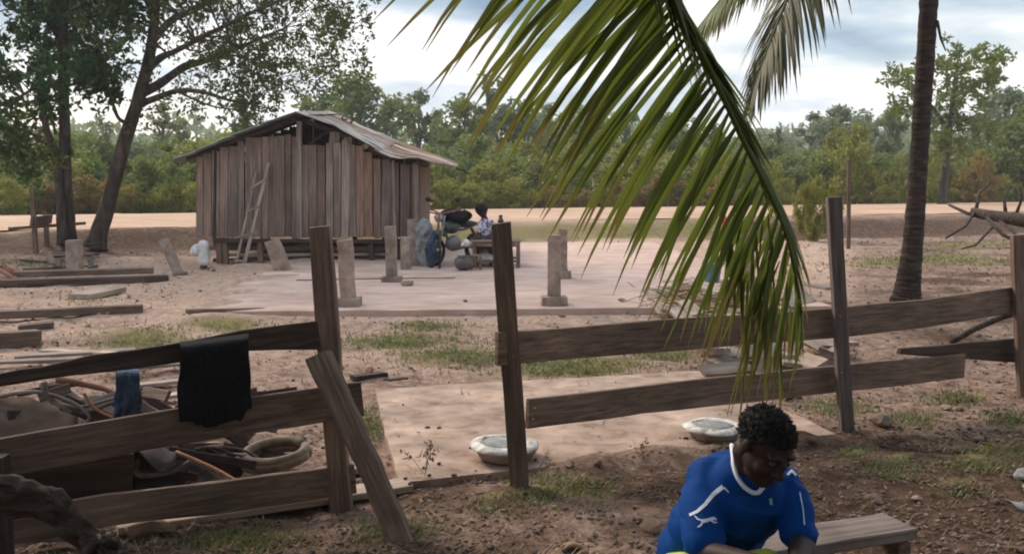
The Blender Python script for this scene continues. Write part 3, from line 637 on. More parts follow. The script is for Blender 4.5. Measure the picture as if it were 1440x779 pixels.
# ================================================================== FENCES
def post(parent, name, tpx, tpy, bpx, bpy, wpx, Yb, Yt=None, mat='fence_wood', seed=0, th=None, sub=10, top=0.0):
    b = P(bpx, bpy, Yb); t = P(tpx, tpy, Yt or Yb); b2 = b + (b - t).normalized() * 0.12
    return board(name, [b2, b, t], wpx / F * Yb, th or wpx / F * Yb * 0.8, (0, -1, 0), M[mat], parent, seed, rough=0.005, sub=sub, chamfer=0.006, ends=0.006)
base = G(480, 728)
lf = thing('left_fence', 'dark brown three rail plank fence left of the gate opening', 'fence', base); lf.name = 'plank_fence'
post(lf, 'gate_post', 450, 320, 481, 728, 30, 4.86, seed=1)
YR, YL = 4.80, 4.10
def LFx(px): return lerp(YL, YR, px / 470)
def rail(parent, pts, wid, seed, mat='fence_wood', dy=0, name='rail', th=0.03):
    return board(name, [P(a, b, LFx(a) + dy) for a, b in pts], [q / F * LFx(a) for (a, b), q in zip(pts, wid)], th, (-0.15, -1, 0), M[mat], parent, seed, rough=0.004, sub=14, ends=0.008)
rail(lf, [(-330, 628), (-100, 574), (0, 534), (60, 524), (130, 512), (250, 497), (340, 478), (446, 472)], [20, 20, 17, 20, 26, 28, 30, 40], 11, 'dark_wood', 0.06)
rail(lf, [(-330, 712), (-100, 666), (0, 644), (200, 607), (508, 560)], [60, 60, 56, 54, 48], 12)
rail(lf, [(-330, 820), (0, 745), (150, 716), (300, 700), (498, 672)], [50, 50, 48, 46, 44], 13, 'fence_wood', 0.05)
post(lf, 'post', -8, 640, 4, 830, 34, 4.02, mat='dark_wood', seed=14)
post(lf, 'post', -330, 560, -325, 860, 34, 3.6, mat='fence_wood', seed=15)
rail(lf, [(-60, 690), (188, 668)], [70, 66], 16, 'dark_wood', 0.16, th=0.02)

pr = thing('wooden_prop', 'heavy brown timber leaning diagonally against the left gate post', 'timber', G(568, 772))
board('timber', [P(571, 778, 4.38), P(520, 655, 4.52), P(447, 500, 4.74)], [34 / F * 4.4, 34 / F * 4.5, 36 / F * 4.7], .07, (-0.3, -1, 0.2), M['fence_wood'], pr, 21, rough=.006, sub=12, chamfer=.012, ends=.01)
rf_ = thing('plank_fence', 'long two rail plank fence running right from the middle gate post', 'fence', G(733, 705))
post(rf_, 'gate_post', 704, 313, 732, 705, 28, 5.06, 5.02, seed=22)
YM = [(700, 4.98), (745, 5.10), (1172, 6.47), (1265, 6.75), (1432, 7.36), (1800, 8.6)]
def YFx(px):
    for (a, b), (c, d) in zip(YM, YM[1:]):
        if px <= c: return lerp(b, d, (px - a) / (c - a))
    return YM[-1][1]
def railR(pts, wid, seed, mat='fence_wood', dy=0, th=0.03):
    return board('rail', [P(a, b, YFx(a) + dy) for a, b in pts], [q / F * YFx(a) for (a, b), q in zip(pts, wid)], th, (0.25, -1, 0), M[mat], rf_, seed, rough=0.004, sub=14, ends=0.006)
railR([(699, 491), (950, 470), (1172, 454), (1300, 441), (1422, 422)], [47, 45, 43, 41, 36], 23)
railR([(742, 581), (950, 556), (1172, 533), (1355, 514)], [42, 41, 40, 34], 24, dy=0.02)
railR([(1264, 494), (1430, 492), (1500, 490)], [8, 36, 36], 25, 'dark_wood', dy=0.07)
railR([(1440, 420), (1800, 390)], [34, 30], 26, dy=0.05); railR([(1450, 492), (1800, 460)], [34, 30], 27, dy=0.02)
post(rf_, 'post', 1172, 277, 1190, 605, 19, 6.38, mat='post_grey', seed=28)
post(rf_, 'post', 1430, 330, 1440, 556, 16, 7.28, mat='fence_wood', seed=29)
post(rf_, 'post', 1800, 320, 1805, 540, 16, 8.5, seed=30)
br = MB(); br.tube([P(1338, 481, 7.3), P(1370, 462, 7.5), P(1410, 445, 7.5), P(1450, 436, 7.5)], [.02, .025, .025, .02], 7, wob=.2)
tag(br.build('branch', M['bark'], None, True), 'thin brown branch resting slantwise behind the right end of the fence', 'branch')
# dark knob on the middle gate post
kb = MB(); c = P(704, 313, 5.05); kb.lathe(c, [(0.014, 0), (0.016, .012), (0.010, .02), (0.009, .03), (0.012, .034), (0.004, .04)], 10); tag(kb.build('bottle', M['grey_metal'], None, True), 'tiny dark bottle standing on top of the middle gate post', 'bottle')

# black cloth over the left fence: hangs in folds on both sides of the rail
def cloth(name, pxl, pxr, top, botf, Yf, mat, label, cat, fold=0.012, nf=5, seed=0, back=0.25):
    nu, nv = 44, 26; v = []; f = []
    for j in range(nv + 1):
        t = j / nv
        for i in range(nu + 1):
            u = i / nu; px = lerp(pxl, pxr, u)
            ty = top(px)
            if t < 0.25:  # behind the rail
                py = lerp(ty + 90 * back / .25, ty, t / .25); dy = 0.135
            else:
                k = (t - .25) / .75; py = lerp(ty, botf(px), k); dy = -0.055
            if abs(t - .25) < .03: dy = 0.015
            k = max(0, (t - .25) / .75)
            wx = (1 - 0.04 * math.sin(k * 3)) 
            amp = fold * (0.3 + k)
            dd = amp * (2.2 * abs(noise.noise(Vector((u * nf * .9, k * .7, seed)))) + .8 * noise.noise(Vector((u * nf * 2, k * 2.2, seed + 5)))) + 0.016 * noise.noise(Vector((u * 4, k * 5, seed + 3)))
            p = P(px + 6 * noise.noise(Vector((k * 2.5, seed, u * 2))) + 5 * k * (u - .5), py - (5 if abs(t - .25) < .03 else 0), Yf(px) + dy - abs(dd) * (1 if dy < 0 else 0))
            v.append(tuple(p))
    n = nu + 1
    for j in range(nv):
        for i in range(nu): k = j * n + i; f.append((k, k + 1, k + n + 1, k + n))
    me = np_mesh(name, v, f, mat, True); o = link(name, me, None); o.modifiers.new('thick', 'SOLIDIFY').thickness = 0.005
    return tag(o, label, cat)
cloth('black_cloth', 253, 350, lambda x: 484 - (x - 253) * 0.12, lambda x: 596 + 5 * math.sin(x * .09) + 4 * noise.noise(Vector((x * .15, 0, 0))) - 26 * sstep(334, 352, x), lambda x: LFx(x) + 0.005, M['black_cloth'], 'black garment draped over the top rail of the left fence', 'garment', seed=1)
cloth('blue_cloth', 163, 196, lambda x: 523, lambda x: 588 + 5 * math.sin(x * .2), lambda x: LFx(x) + 0.32, M['blue_cloth'], 'faded blue rag hanging behind the top rail near the driftwood', 'cloth', fold=.01, nf=3, seed=5, back=.1)

# bent nails and knots where rails meet posts
def nails(parent, pts):
    for i, (px, py, Y) in enumerate(pts):
        q = MB(); c_ = P(px, py, Y); q.tube([c_ + Vector((0, .02, 0)), c_ + Vector((0, -.012, .002))], .0055, 6); q.build('nail', M['rust_metal'], parent)
nails(rf_, [(708, 480, 4.955), (722, 502, 4.955), (752, 575, 5.06), (750, 590, 5.06), (1182, 445, 6.33), (1184, 525, 6.33), (1418, 415, 7.30), (1272, 505, 6.7)])
nails(lf, [(462, 550, 4.77), (476, 575, 4.77), (455, 684, 4.80), (450, 500, 4.80), (12, 650, 4.08), (14, 700, 4.08)])
# ================================================================== TIMBER, RUBBLE AND JUNK LYING ABOUT
def lying(name, a, b, wpx, label, cat='plank', mat='grey_wood', th=0.04, z=None, group=None, seed=0, tiltn=(0, 0, 1), zoff=0.0):
    pa, pb = gz(*a), gz(*b); pa.z += th / 2 + 0.01 + zoff; pb.z += th / 2 + 0.01 + zoff
    # wpx: apparent thickness of the board in the picture, mostly its ground width seen edge on
    Y = (pa.y + pb.y) / 2
    o = board(name, [pa, pb], wpx, th, tiltn, M[mat], None, seed, rough=.004, sub=8, ends=.01)
    return tag(o, label, cat, group)
T = lying
T('plank', (130, 350), (236, 347), .22, 'long dark beam lying behind the grey pillar by the tree trunks', 'beam', 'dark_wood', .12, seed=1)
T('plank', (0, 403), (236, 396), .25, 'dark beam in front of the grey pillar, front one of the long stack', 'beam', 'dark_wood', .09, seed=2)
T('plank', (20, 397), (216, 391), .25, 'brown beam on top of the long stack left of the floor', 'beam', 'fence_wood', .09, seed=3, zoff=.07)
T('plank', (-60, 452), (201, 440), .16, 'long brown beam lying on the bare ground left of the gate post', 'beam', 'fence_wood', .09, seed=4)
T('plank', (-90, 498), (56, 487), .16, 'thick short brown beam end above the left fence at the left edge', 'beam', 'fence_wood', .16, seed=5)
T('plank', (26, 466), (76, 461), .2, 'small dark block lying behind the thick beam end at the left', 'block', 'dark_wood', .06, seed=6)
T('plank', (112, 422), (162, 411), .35, 'pale broken slab lying between the two long beams at the left', 'slab', 'pale_wood', .07, seed=7)
T('plank', (262, 441), (441, 437), .10, 'thin brown board along the front edge of the floor left of the gate post', 'board', 'fence_wood', .04, seed=8)
T('plank', (640, 434), (912, 435), .10, 'thin brown board along the front edge of the floor behind the middle post', 'board', 'fence_wood', .05, seed=9)
T('plank', (418, 404), (640, 400), .03, 'thin dark strip lying on the floor behind the left gate post', 'strip', 'fence_wood', .015, seed=10, zoff=.09)
T('plank', (496, 536), (541, 530), .10, 'short dark offcut lying at the rear left corner of the near pad', 'offcut', 'dark_wood', .035, seed=11)
T('plank', (543, 546), (570, 543), .07, 'smallest offcut lying on the rear edge of the near pad', 'offcut', 'dark_wood', .015, seed=12, zoff=.05)
T('plank', (165, 748), (575, 688), .17, 'long pale board lying on the ground under the left fence', 'board', 'pale_wood', .035, seed=13)
T('plank', (230, 700), (520, 662), .13, 'second pale board lying just behind the long pale one', 'board', 'pale_wood', .03, seed=14)
for i, (a, b, wd, m_) in enumerate([((20, 508), (190, 498), .13, 'grey_wood'), ((60, 500), (230, 508), .10, 'pale_wood'), ((150, 530), (270, 520), .12, 'grey_wood'), ((170, 552), (280, 540), .11, 'grey_wood'), ((160, 575), (290, 560), .10, 'pale_wood'), ((-20, 520), (120, 514), .12, 'grey_wood'), ((190, 585), (300, 582), .1, 'grey_wood')]):
    T('plank', a, b, wd, ['grey board behind the junk heap, farthest one', 'pale board slanting behind the junk heap', 'grey board between the blue rag and the black garment, upper one', 'grey board right of the blue rag, middle one', 'pale board right of the blue rag, lower one', 'grey board at the left edge behind the dark top rail', 'grey board partly under the black garment'][i], 'board', m_, .025, seed=20 + i, zoff=.01 * (i % 3) + .02)
# planks heaped behind the right fence, under the frond
HP = [((912, 418), (944, 452), .13), ((930, 430), (962, 424), .12), ((948, 455), (1002, 510), .16), ((985, 425), (1022, 440), .2), ((1010, 440), (1050, 420), .16), ((1000, 460), (1062, 470), .2),
      ((1030, 488), (1072, 484), .2), ((1040, 503), (1090, 507), .2), ((1015, 500), (1034, 484), .18), ((1100, 440), (1140, 430), .2), ((1125, 478), (1185, 506), .14), ((1120, 486), (1165, 516), .12),
      ((1118, 506), (1150, 518), .2), ((1135, 470), (1200, 488), .14), ((1056, 430), (1100, 445), .18), ((1070, 455), (1120, 470), .15), ((985, 520), (1060, 514), .1), ((1060, 520), (1130, 516), .12), ((960, 445), (985, 470), .12), ((1140, 424), (1175, 432), .2), ((1008, 512), (1046, 500), .16), ((1096, 500), (1116, 520), .12), ((1150, 486), (1170, 500), .16), ((1000, 492), (1012, 512), .14), ((925, 440), (938, 458), .14)]
desc = ['leftmost pale plank pointing at the corner of the floor', 'short plank lying across the leftmost plank', 'long pale plank slanting out under the upper rail', 'pale plank under the dry straw', 'plank propped beside the dry straw', 'wide plank in the middle of the heap', 'grey plank left of the green melon', 'whitish plank just in front of the green melon', 'short plank end left of the grey plank', 'plank under the frond tip', 'upper plank left of the right fence post', 'lower plank left of the right fence post', 'pale plank right of the green melon', 'long plank running behind the right fence post', 'plank behind the frond tip at the back of the heap', 'plank crossing the middle of the heap', 'thin board at the front left of the heap', 'thin board at the front right of the heap', 'narrow plank beside the long slanting one', 'pale plank at the right corner of the floor', 'short plank slanting up left of the melon', 'stubby plank just right of the melon', 'short thick plank beside the right fence post', 'plank end at the left front of the heap', 'small plank below the leftmost one']
for i, (a, b, wd) in enumerate(HP):
    sh_ = 20 if min(a[1], b[1]) > 462 else 0; a = (a[0], a[1] + sh_); b = (lerp(a[0], b[0], .92), lerp(a[1], b[1] + sh_, .92)); T('plank', a, b, wd * 1.3, desc[i], 'plank', ('pale_wood', 'grey_wood', 'grey_wood')[i % 3], .035, seed=40 + i, zoff=.08 + .04 * (i % 4), group='planks heaped behind the right fence', tiltn=(.35 * math.sin(i * 3), -.62 + .25 * math.cos(i * 5), .8))
# low stack of boards by the pillar at the left
rk = thing('timber_stack', 'low criss-cross stack of dark boards around the grey pillar by the tree trunks', 'timber stack', gz(105, 383))
for i, (a, b, z) in enumerate([((78, 378), (138, 377), .04), ((72, 370), (140, 366), .12), ((80, 382), (84, 362), .08), ((128, 384), (126, 362), .08), ((76, 372), (132, 374), .22), ((95, 362), (140, 358), .22), ((74, 384), (70, 366), .16), ((30, 368), (76, 372), .03), ((32, 381), (92, 379), .03)]):
    pa, pb = G(*a), G(*b); pa.z = pb.z = z; board('board', [pa, pb], .09, .035, (0, 0, 1), M['dark_wood' if i % 2 else 'fence_wood'], rk, 80 + i, sub=2)
# hitching rack behind
ra = thing('hitching_rack', 'small old rack of two posts and a bar left of the tree trunks', 'rack', gz(47, 352))
Yr = 22.3
post(ra, 'post', 45, 265, 50, 350, 6, Yr - 1, mat='fence_wood', seed=60, sub=4); post(ra, 'post', 64, 298, 66, 348, 6, Yr, mat='fence_wood', seed=61, sub=4)
board('bar', [P(12, 322, Yr - .8), P(120, 314, Yr + .4)], .07, .06, (0, -1, 0), M['fence_wood'], ra, 62); board('bar', [P(44, 312, Yr - 1.1), P(72, 308, Yr)], .2, .05, (0, -1, 0), M['fence_wood'], ra, 63)
lg = MB(); a_ = [gz(-30, 392), gz(10, 388), gz(32, 396)]; lg.tube([p + Vector((0, 0, .12)) for p in a_], [.1, .09, .04], 8, wob=.2); lg.tube([gz(-30, 384) + Vector((0, 0, .25)), gz(28, 402) + Vector((0, 0, .08))], [.05, .03], 7)
tag(lg.build('log', M['brick'], None, True), 'reddish log end lying at the left edge in front of the beams', 'log')

# white sack over a stump
sk = thing('sack_on_stump', 'white sack pulled over a small stump by the left end of the hut', 'sack', gz(285, 376))
s0 = gz(287, 377); st = MB(); st.lathe(s0, [(.07, 0), (.065, .2), (.06, .35)], 9, .2); st.build('stump', M['fence_wood'], sk, True)
sb = MB(); c0 = s0 + Vector((0, 0, .22)); sb.lathe(c0, [(.13, -.16), (.12, -.08), (.135, .02), (.12, .12), (.11, .20), (.075, .27), (.02, .29)], 22, 1.1, 3); sb.lathe(c0 + Vector((-.13, -.03, .08)), [(.07, -.08), (.085, .0), (.07, .08), (.03, .13), (.005, .14)], 16, 1.2, 8)
sb.build('cloth', M['white_cloth'], sk, True)

# ------------------------------------------------------------------ basins
def basin(px, py, wpx, label, seed):
    ks = .80
    b = G(px, py, .05); r = wpx / 2 / F * b.y; rt = thing('cement_basin', label, 'basin', b, 'cement basins on the pad')
    q = MB(); q.lathe(b, [(r * .72, 0), (r * .80, r * .12 * ks), (r * .84, r * .20 * ks), (r * .92, r * .34 * ks), (r * .95, r * .42 * ks)], 30, .22, seed); q.build('bowl', M['husk'] if False else M['concrete'], rt, True)
    q = MB(); q.lathe(b, [(r * .93, r * .36 * ks), (r * 1.03, r * .41 * ks), (r * 1.03, r * .47 * ks), (r * .92, r * .54 * ks), (r * .76, r * .58 * ks), (r * .68, r * .56 * ks), (r * .64, r * .48 * ks)], 56, .13, seed + 2); q.build('rim', M['white_cement'], rt, True)
    q = MB(); q.lathe(b, [(r * .68, r * .42 * ks), (r * .66, r * .52 * ks), (r * .3, r * .54 * ks), (r * .02, r * .53 * ks)], 24, .1, seed + 4); q.build('filling', M['grey_fill'], rt, True)
basin(709, 643, 102, 'white rimmed cement basin on the pad, behind the middle gate post', 1)
basin(1003, 615, 88, 'white rimmed cement basin on the pad, behind the head of the man', 6)

# ------------------------------------------------------------------ junk behind the left fence
jy = 5.2
tp = MB(); 
def sheet(name, px0, px1, pyf, Yf, mat, label, cat, nu=30, nv=14, amp=.03, seed=0):
    v = []; f = []
    for j in range(nv + 1):
        for i in range(nu + 1):
            u, t = i / nu, j / nv; px = lerp(px0, px1, u); p = P(px, pyf(u, t), Yf(u, t))
            p += Vector((0, 0, 1)) * amp * noise.noise(Vector((u * 5, t * 4, seed))) * 1.5 + Vector((0, amp * noise.noise(Vector((u * 4, t * 5, seed + 7))), 0)); v.append(tuple(p))
    n = nu + 1
    for j in range(nv):
        for i in range(nu): k = j * n + i; f.append((k, k + 1, k + n + 1, k + n))
    o = link(name, np_mesh(name, v, f, mat, True), None); o.modifiers.new('thick', 'SOLIDIFY').thickness = .006
    return tag(o, label, cat)
sheet('canvas', -120, 110, lambda u, t: 548 + t * 150 + 14 * u - 8 * math.sin(u * 6), lambda u, t: 5.3 - t * .55, M['tarp'], 'brown canvas sheet spread over the junk behind the left fence', 'canvas')
sheet('canvas', 60, 250, lambda u, t: 545 + t * 80 + 30 * u, lambda u, t: 5.9 - t * .8, M['trousers'], 'dark crumpled cloth in the junk heap below the blue rag', 'cloth', amp=.08, seed=3)
sheet('canvas', 10, 200, lambda u, t: 700 + t * 90 - 8 * u, lambda u, t: 4.8 - t * .2, M['trousers'], 'dark cloth lying under the bottom rail behind the driftwood', 'cloth', amp=.05, seed=9)
def cord(pts, r, mat, label, cat, name='branch', nn=28, wob=0.15, root=None, end=0.6):
    cs = [P(*p) for p in pts]; out = []
    for i in range(nn + 1):
        t = i / nn * (len(cs) - 1); k = min(int(t), len(cs) - 2); u = t - k
        p0, p1, p2, p3 = cs[max(k - 1, 0)], cs[k], cs[k + 1], cs[min(k + 2, len(cs) - 1)]
        out.append(0.5 * ((2 * p1) + (p2 - p0) * u + (2 * p0 - 5 * p1 + 4 * p2 - p3) * u * u + (3 * p1 - p0 - 3 * p2 + p3) * u ** 3))
    q = MB(); q.tube(out, [r * lerp(1, end, i / nn) for i in range(nn + 1)], 8, wob=wob)
    return tag(q.build(name, M[mat], root, True), label, cat) if root is None else q.build(name, M[mat], root, True)
cord([(0, 557, 5.0), (50, 551, 5.0), (100, 565, 5.0), (125, 585, 5.0), (118, 597, 5.0)], .012, 'cable', 'pale bent vine ending in a hook over the brown canvas', 'vine')
cord([(57, 540, 5.1), (72, 560, 5.05), (108, 572, 5.0), (160, 560, 5.1), (200, 552, 5.2)], .010, 'cable', 'pale thin vine running from the top rail to the blue rag', 'vine')
cord([(62, 537, 5.0), (66, 556, 5.0), (92, 575, 5.0), (100, 580, 5.0)], .017, 'cable', 'short thick pale root hanging left of the blue rag', 'root')
cord([(118, 553, 5.0), (135, 575, 5.0), (172, 592, 5.0)], .010, 'orange_wood', 'brown twig crossing the junk heap to the blue rag', 'twig')
cord([(80, 533, 5.3), (140, 545, 5.3), (165, 555, 5.3)], .02, 'brick', 'reddish brown stick just under the dark top rail', 'stick')
cord([(78, 612, 4.9), (105, 600, 4.9), (150, 597, 4.9), (175, 600, 4.9)], .012, 'husk', 'brown curved hoop resting on the middle rail', 'hoop')
cord([(238, 596, 5.2), (246, 575, 5.2), (262, 560, 5.2)], .012, 'cable', 'short pale stick beside the black garment', 'stick')
cord([(248, 636, 5.2), (300, 658, 5.1), (350, 686, 4.95)], .013, 'orange_wood', 'orange brown stick slanting below the black garment', 'stick', wob=.1)
cord([(192, 648, 5.3), (196, 668, 5.2), (240, 664, 5.2), (268, 648, 5.2)], .018, 'hose', 'pale bent root between the middle and bottom rails', 'root')
for i, (a, b) in enumerate([((262, 640), (320, 668)), ((275, 632), (330, 640)), ((300, 650), (345, 640)), ((310, 630), (370, 648))]):
    cord([(a[0], a[1], 5.4), ((a[0] + b[0]) / 2, (a[1] + b[1]) / 2 - 6, 5.4), (b[0], b[1], 5.35)], .014, ('hose', 'drift', 'cable', 'bark')[i], ['beige stick lying left of the coiled hose', 'grey stick behind the coiled hose', 'thin pale stick touching the coiled hose', 'dark stick leaning over the coiled hose'][i], 'stick')
tr_ = thing('coiled_hose', 'thick beige coil of hose lying behind the left fence', 'hose coil', gz(388, 668))
cc = gz(388, 668) + Vector((0, 0, .10))
for r_, z_, tw in ((.155, 0, .0), (.145, .035, .5)):
    q = MB(); pts = [cc + Vector((r_ * 1.15 * math.cos(a + tw), r_ * .9 * math.sin(a + tw), z_ + .03 * math.sin(a + 1) + .0)) for a in np.linspace(0, 2 * math.pi * .97, 30)]; q.tube(pts, .028, 9, wob=.08); q.build('coil', M['hose'], tr_, True)
q = MB(); q.lathe(gz(300, 655) + Vector((0, 0, 0)), [(.07, 0), (.08, .1), (.06, .13)], 14); tag(q.build('tin_can', M['rust_metal'], None, True), 'old rusty tin lying left of the coiled hose', 'tin')
# driftwood
dw = thing('driftwood', 'gnarled dark driftwood branch lying across the lower left corner', 'driftwood', P(80, 760, 3.95))
def dtube(pts, rr, nm='branch'):
    cs = [P(*p) for p in pts]; out = []; n_ = 22
    for i in range(n_ + 1):
        t = i / n_ * (len(cs) - 1); k = min(int(t), len(cs) - 2); out.append(lerp(cs[k], cs[k + 1], t - k) + Vector([noise.noise(Vector((i * .5, j * 9, pts[0][1]))) for j in range(3)]) * .022)
    rad = [lerp(rr[min(int(i / n_ * (len(rr) - 1)), len(rr) - 2)], rr[min(int(i / n_ * (len(rr) - 1)), len(rr) - 2) + 1], (i / n_ * (len(rr) - 1)) % 1 if i < n_ else 1) for i in range(n_ + 1)]
    q = MB(); q.tube(out, rad, 18, wob=.95, seed=pts[0][0] * .1); q.build(nm, M['drift'], dw, True)
dtube([(-120, 655, 3.7), (-20, 690, 3.75), (60, 712, 3.8), (110, 752, 3.85), (175, 779, 3.9)], [.05, .055, .042, .036, .03])
dtube([(-20, 674, 3.75), (40, 685, 3.75), (80, 700, 3.75), (125, 745, 3.8), (160, 765, 3.85)], [.026, .028, .026, .024, .015])
dtube([(130, 760, 3.8), (150, 775, 3.8), (172, 790, 3.8)], [.05, .05, .03])
q = MB(); q.tube([gz(20, 776) + Vector((0, 0, .03)), gz(60, 772) + Vector((0, 0, .05)), gz(110, 768) + Vector((0, 0, .03))], [.012, .016, .01], 7, wob=.4); tag(q.build('stick', M['cable'], None, True), 'pale stick lying on the ground under the driftwood', 'stick')
q = MB(); q.tube([gz(180, 758) + Vector((0, 0, .03)), gz(215, 748) + Vector((0, 0, .04)), gz(245, 750) + Vector((0, 0, .02))], [.03, .035, .02], 8, wob=.4); tag(q.build('husk', M['husk'], None, True), 'tan husk lying at the tip of the driftwood', 'husk')
# straw coil at the bottom edge
q = MB(); c = gz(805, 785); 
for k in range(5):
    q.tube([c + Vector((.15 * (1 - k * .14) * math.cos(a), .14 * (1 - k * .14) * math.sin(a), -.012 + k * .010 + .012 * math.sin(3 * a + k) + .012 * noise.noise(Vector((math.cos(a) * 2, math.sin(a) * 2, k))))) for a in np.linspace(0, 6.28, 26)], .014, 6, wob=.3)
tag(q.build('straw_ring', M['husk'], None, True), 'round tan straw ring lying on the earth at the bottom edge left of the man', 'straw ring')

# ------------------------------------------------------------------ low plank bench in front of the man
bn = thing('plank_bench', 'low bench with one broad weathered plank in front of the man', 'bench', G(1200, 775, 0))
zb = .26
a0, a1 = G(1290, 752, zb), G(1085, 792, zb); a2, a3 = G(1240, 727, zb), G(1085, 745, zb)
mid0, mid1 = (a0 + a2) / 2, (a1 + a3) / 2; wv_ = (a0 - a2).length
board('seat', [mid0, mid1 + (mid1 - mid0) * .25], wv_ * .93, .045, (0, 0, 1), M['bench_wood'], bn, 5, rough=.003, sub=10, chamfer=.005)
dxx = (mid1 - mid0).normalized()
for s in (0.06, 1.1):
    c = lerp(mid0, mid1, s); q = MB(); q.box((c.x, c.y, zb / 2 - .03), (.06, wv_ * .7, zb - .02), Matrix.Rotation(math.atan2(dxx.y, dxx.x), 3, 'Z')); q.build('support', M['fence_wood'], bn)

# ------------------------------------------------------------------ far bits on the floor
def torus_pts(c, r, ax1, ax2, n=22): return [c + ax1 * r * math.cos(a) + ax2 * r * math.sin(a) for a in np.linspace(0, 2 * math.pi, n)]
def wheel(parent, c, r, fwd, tr=.025, mat='black_plastic'):
    up = Vector((0, 0, 1)); q = MB(); q.tube(torus_pts(c, r - tr, fwd, up), tr, 8, cap=False); w_ = q.build('wheel', M[mat], parent, True)
    q = MB(); q.tube(torus_pts(c, r - tr * 2.4, fwd, up), tr * .4, 6, cap=False)
    for k in range(12):
        a = k * math.pi / 6; q.tube([c, c + (fwd * math.cos(a) + up * math.sin(a)) * (r - tr * 2)], .004, 4)
    sd2 = fwd.cross(up); q.tube([c - sd2 * .05, c + sd2 * .05], .03, 8); q.build('rim', M['grey_metal'], w_, True)
# motorcycle, nose towards the camera and a little left
mc0 = G(640, 371, .08); mc = thing('motorcycle', 'small dark motorcycle parked on the floor left of the bench', 'motorcycle', mc0)
fw = Vector((-.55, -.83, 0)).normalized(); sd3 = Vector((fw.y, -fw.x, 0)); U = Vector((0, 0, 1))
def mp(a, b, c): return mc0 + fw * a + sd3 * b + U * c
wheel(mc, mp(.58, 0, .27), .27, fw, .035); wheel(mc, mp(-.58, 0, .27), .27, fw, .04)
q = MB(); 
for s in (-.06, .06): q.tube([mp(.58, s, .27), mp(.44, s, .65), mp(.38, s, .9)], .018, 7)
q.build('fork', M['grey_metal'], mc, True)
q = MB(); q.tube([mp(.38, 0, .92), mp(.33, -.3, 1.0), mp(.25, -.36, .98)], .014, 7); q.tube([mp(.38, 0, .92), mp(.33, .3, 1.0), mp(.25, .36, .98)], .014, 7)
for s in (-1, 1): q.tube([mp(.33, s * .28, 1.0), mp(.36, s * .33, 1.16)], .007, 5)
q.build('handlebar', M['rust_metal'], mc, True)
q = MB()
for s in (-1, 1): q.lathe(mp(.36, s * .33, 1.14), [(.01, 0), (.05, .02), (.055, .06), (.02, .09)], 10)
q.build('mirror', M['black_plastic'], mc, True)
def ell(c, r, rot=None, n=2):
    bm = bmesh.new(); bmesh.ops.create_icosphere(bm, subdivisions=n, radius=1)
    vs_ = [Vector((v.co.x * r[0], v.co.y * r[1], v.co.z * r[2])) for v in bm.verts]; fs_ = [tuple(v.index for v in f.verts) for f in bm.faces]; bm.free()
    if rot is not None: vs_ = [rot @ v for v in vs_]
    return [v + Vector(c) for v in vs_], fs_
rm = Matrix((fw, sd3 * -1, U)).transposed()
q = MB(); q.add(*ell(mp(.1, 0, .68), (.26, .12, .13), rm)); q.build('fuel_tank', M['green_bike'], mc, True)
q = MB(); q.add(*ell(mp(-.3, 0, .72), (.36, .14, .07), rm)); q.build('saddle', M['black_plastic'], mc, True)
q = MB(); q.add(*ell(mp(.05, 0, .38), (.2, .13, .15), rm)); q.tube([mp(.2, .12, .35), mp(-.2, .14, .25), mp(-.75, .14, .32)], .035, 8); q.build('engine', M['grey_metal'], mc, True)
q = MB(); q.tube([mp(.4, 0, .8), mp(.1, 0, .6), mp(-.3, 0, .62), mp(-.8, 0, .72)], .022, 7); q.tube([mp(.38, 0, .75), mp(.12, 0, .3), mp(-.58, 0, .27)], .022, 7); q.build('frame', M['green_bike'], mc, True)
q = MB(); q.add(*ell(mp(.48, 0, .86), (.07, .09, .09), rm)); q.build('headlight', M['grey_metal'], mc, True)
q = MB(); q.tube([mp(.28, 0, .55), mp(.45, 0, .58), mp(.62, 0, .57), mp(.78, 0, .47)], [.04, .06, .06, .03], 8); q.build('fender', M['green_bike'], mc, True)
q = MB(); v_, f_ = ell(mp(-.05, .02, .86), (.34, .27, .13), rm, 3); v_ = [v + Vector([noise.noise(v * 6 + Vector((j * 7, 0, 0))) for j in range(3)]) * .09 for v in v_]; q.add(v_, f_)
tag(q.build('black_jacket', M['black_cloth'], None, True), 'black jacket thrown over the motorcycle', 'jacket')
# bicycle
bc0 = G(617, 374, .08); bc = thing('bicycle', 'old brown bicycle standing at the right corner of the hut', 'bicycle', bc0)
fw = Vector((.10, -.99, 0)).normalized(); sd3 = Vector((fw.y, -fw.x, 0))
def bp_(a, b, c): return bc0 + fw * a + sd3 * b + U * c
wheel(bc, bp_(.5, 0, .32), .32, fw, .018); wheel(bc, bp_(-.5, 0, .32), .32, fw, .018)
q = MB()
for a, b in (((.5, .32), (.36, .85)), ((.36, .78), (-.12, .72)), ((.36, .66), (-.02, .28)), ((-.02, .28), (-.14, .82)), ((-.02, .28), (-.5, .32)), ((-.5, .32), (-.12, .7))): q.tube([bp_(a[0], 0, a[1]), bp_(b[0], 0, b[1])], .016, 7)
q.build('frame', M['rust_metal'], bc, True)
q = MB(); q.tube([bp_(.28, -.28, .98), bp_(.38, -.2, .98), bp_(.38, 0, .94), bp_(.38, .2, .98), bp_(.28, .28, .98)], .014, 7); q.tube([bp_(.36, 0, .8), bp_(.38, 0, .95)], .014, 7); q.build('handlebar', M['rust_metal'], bc, True)
q = MB(); q.add(*ell(bp_(-.16, 0, .86), (.13, .08, .04), Matrix((fw, sd3 * -1, U)).transposed())); q.build('saddle', M['husk'], bc, True)
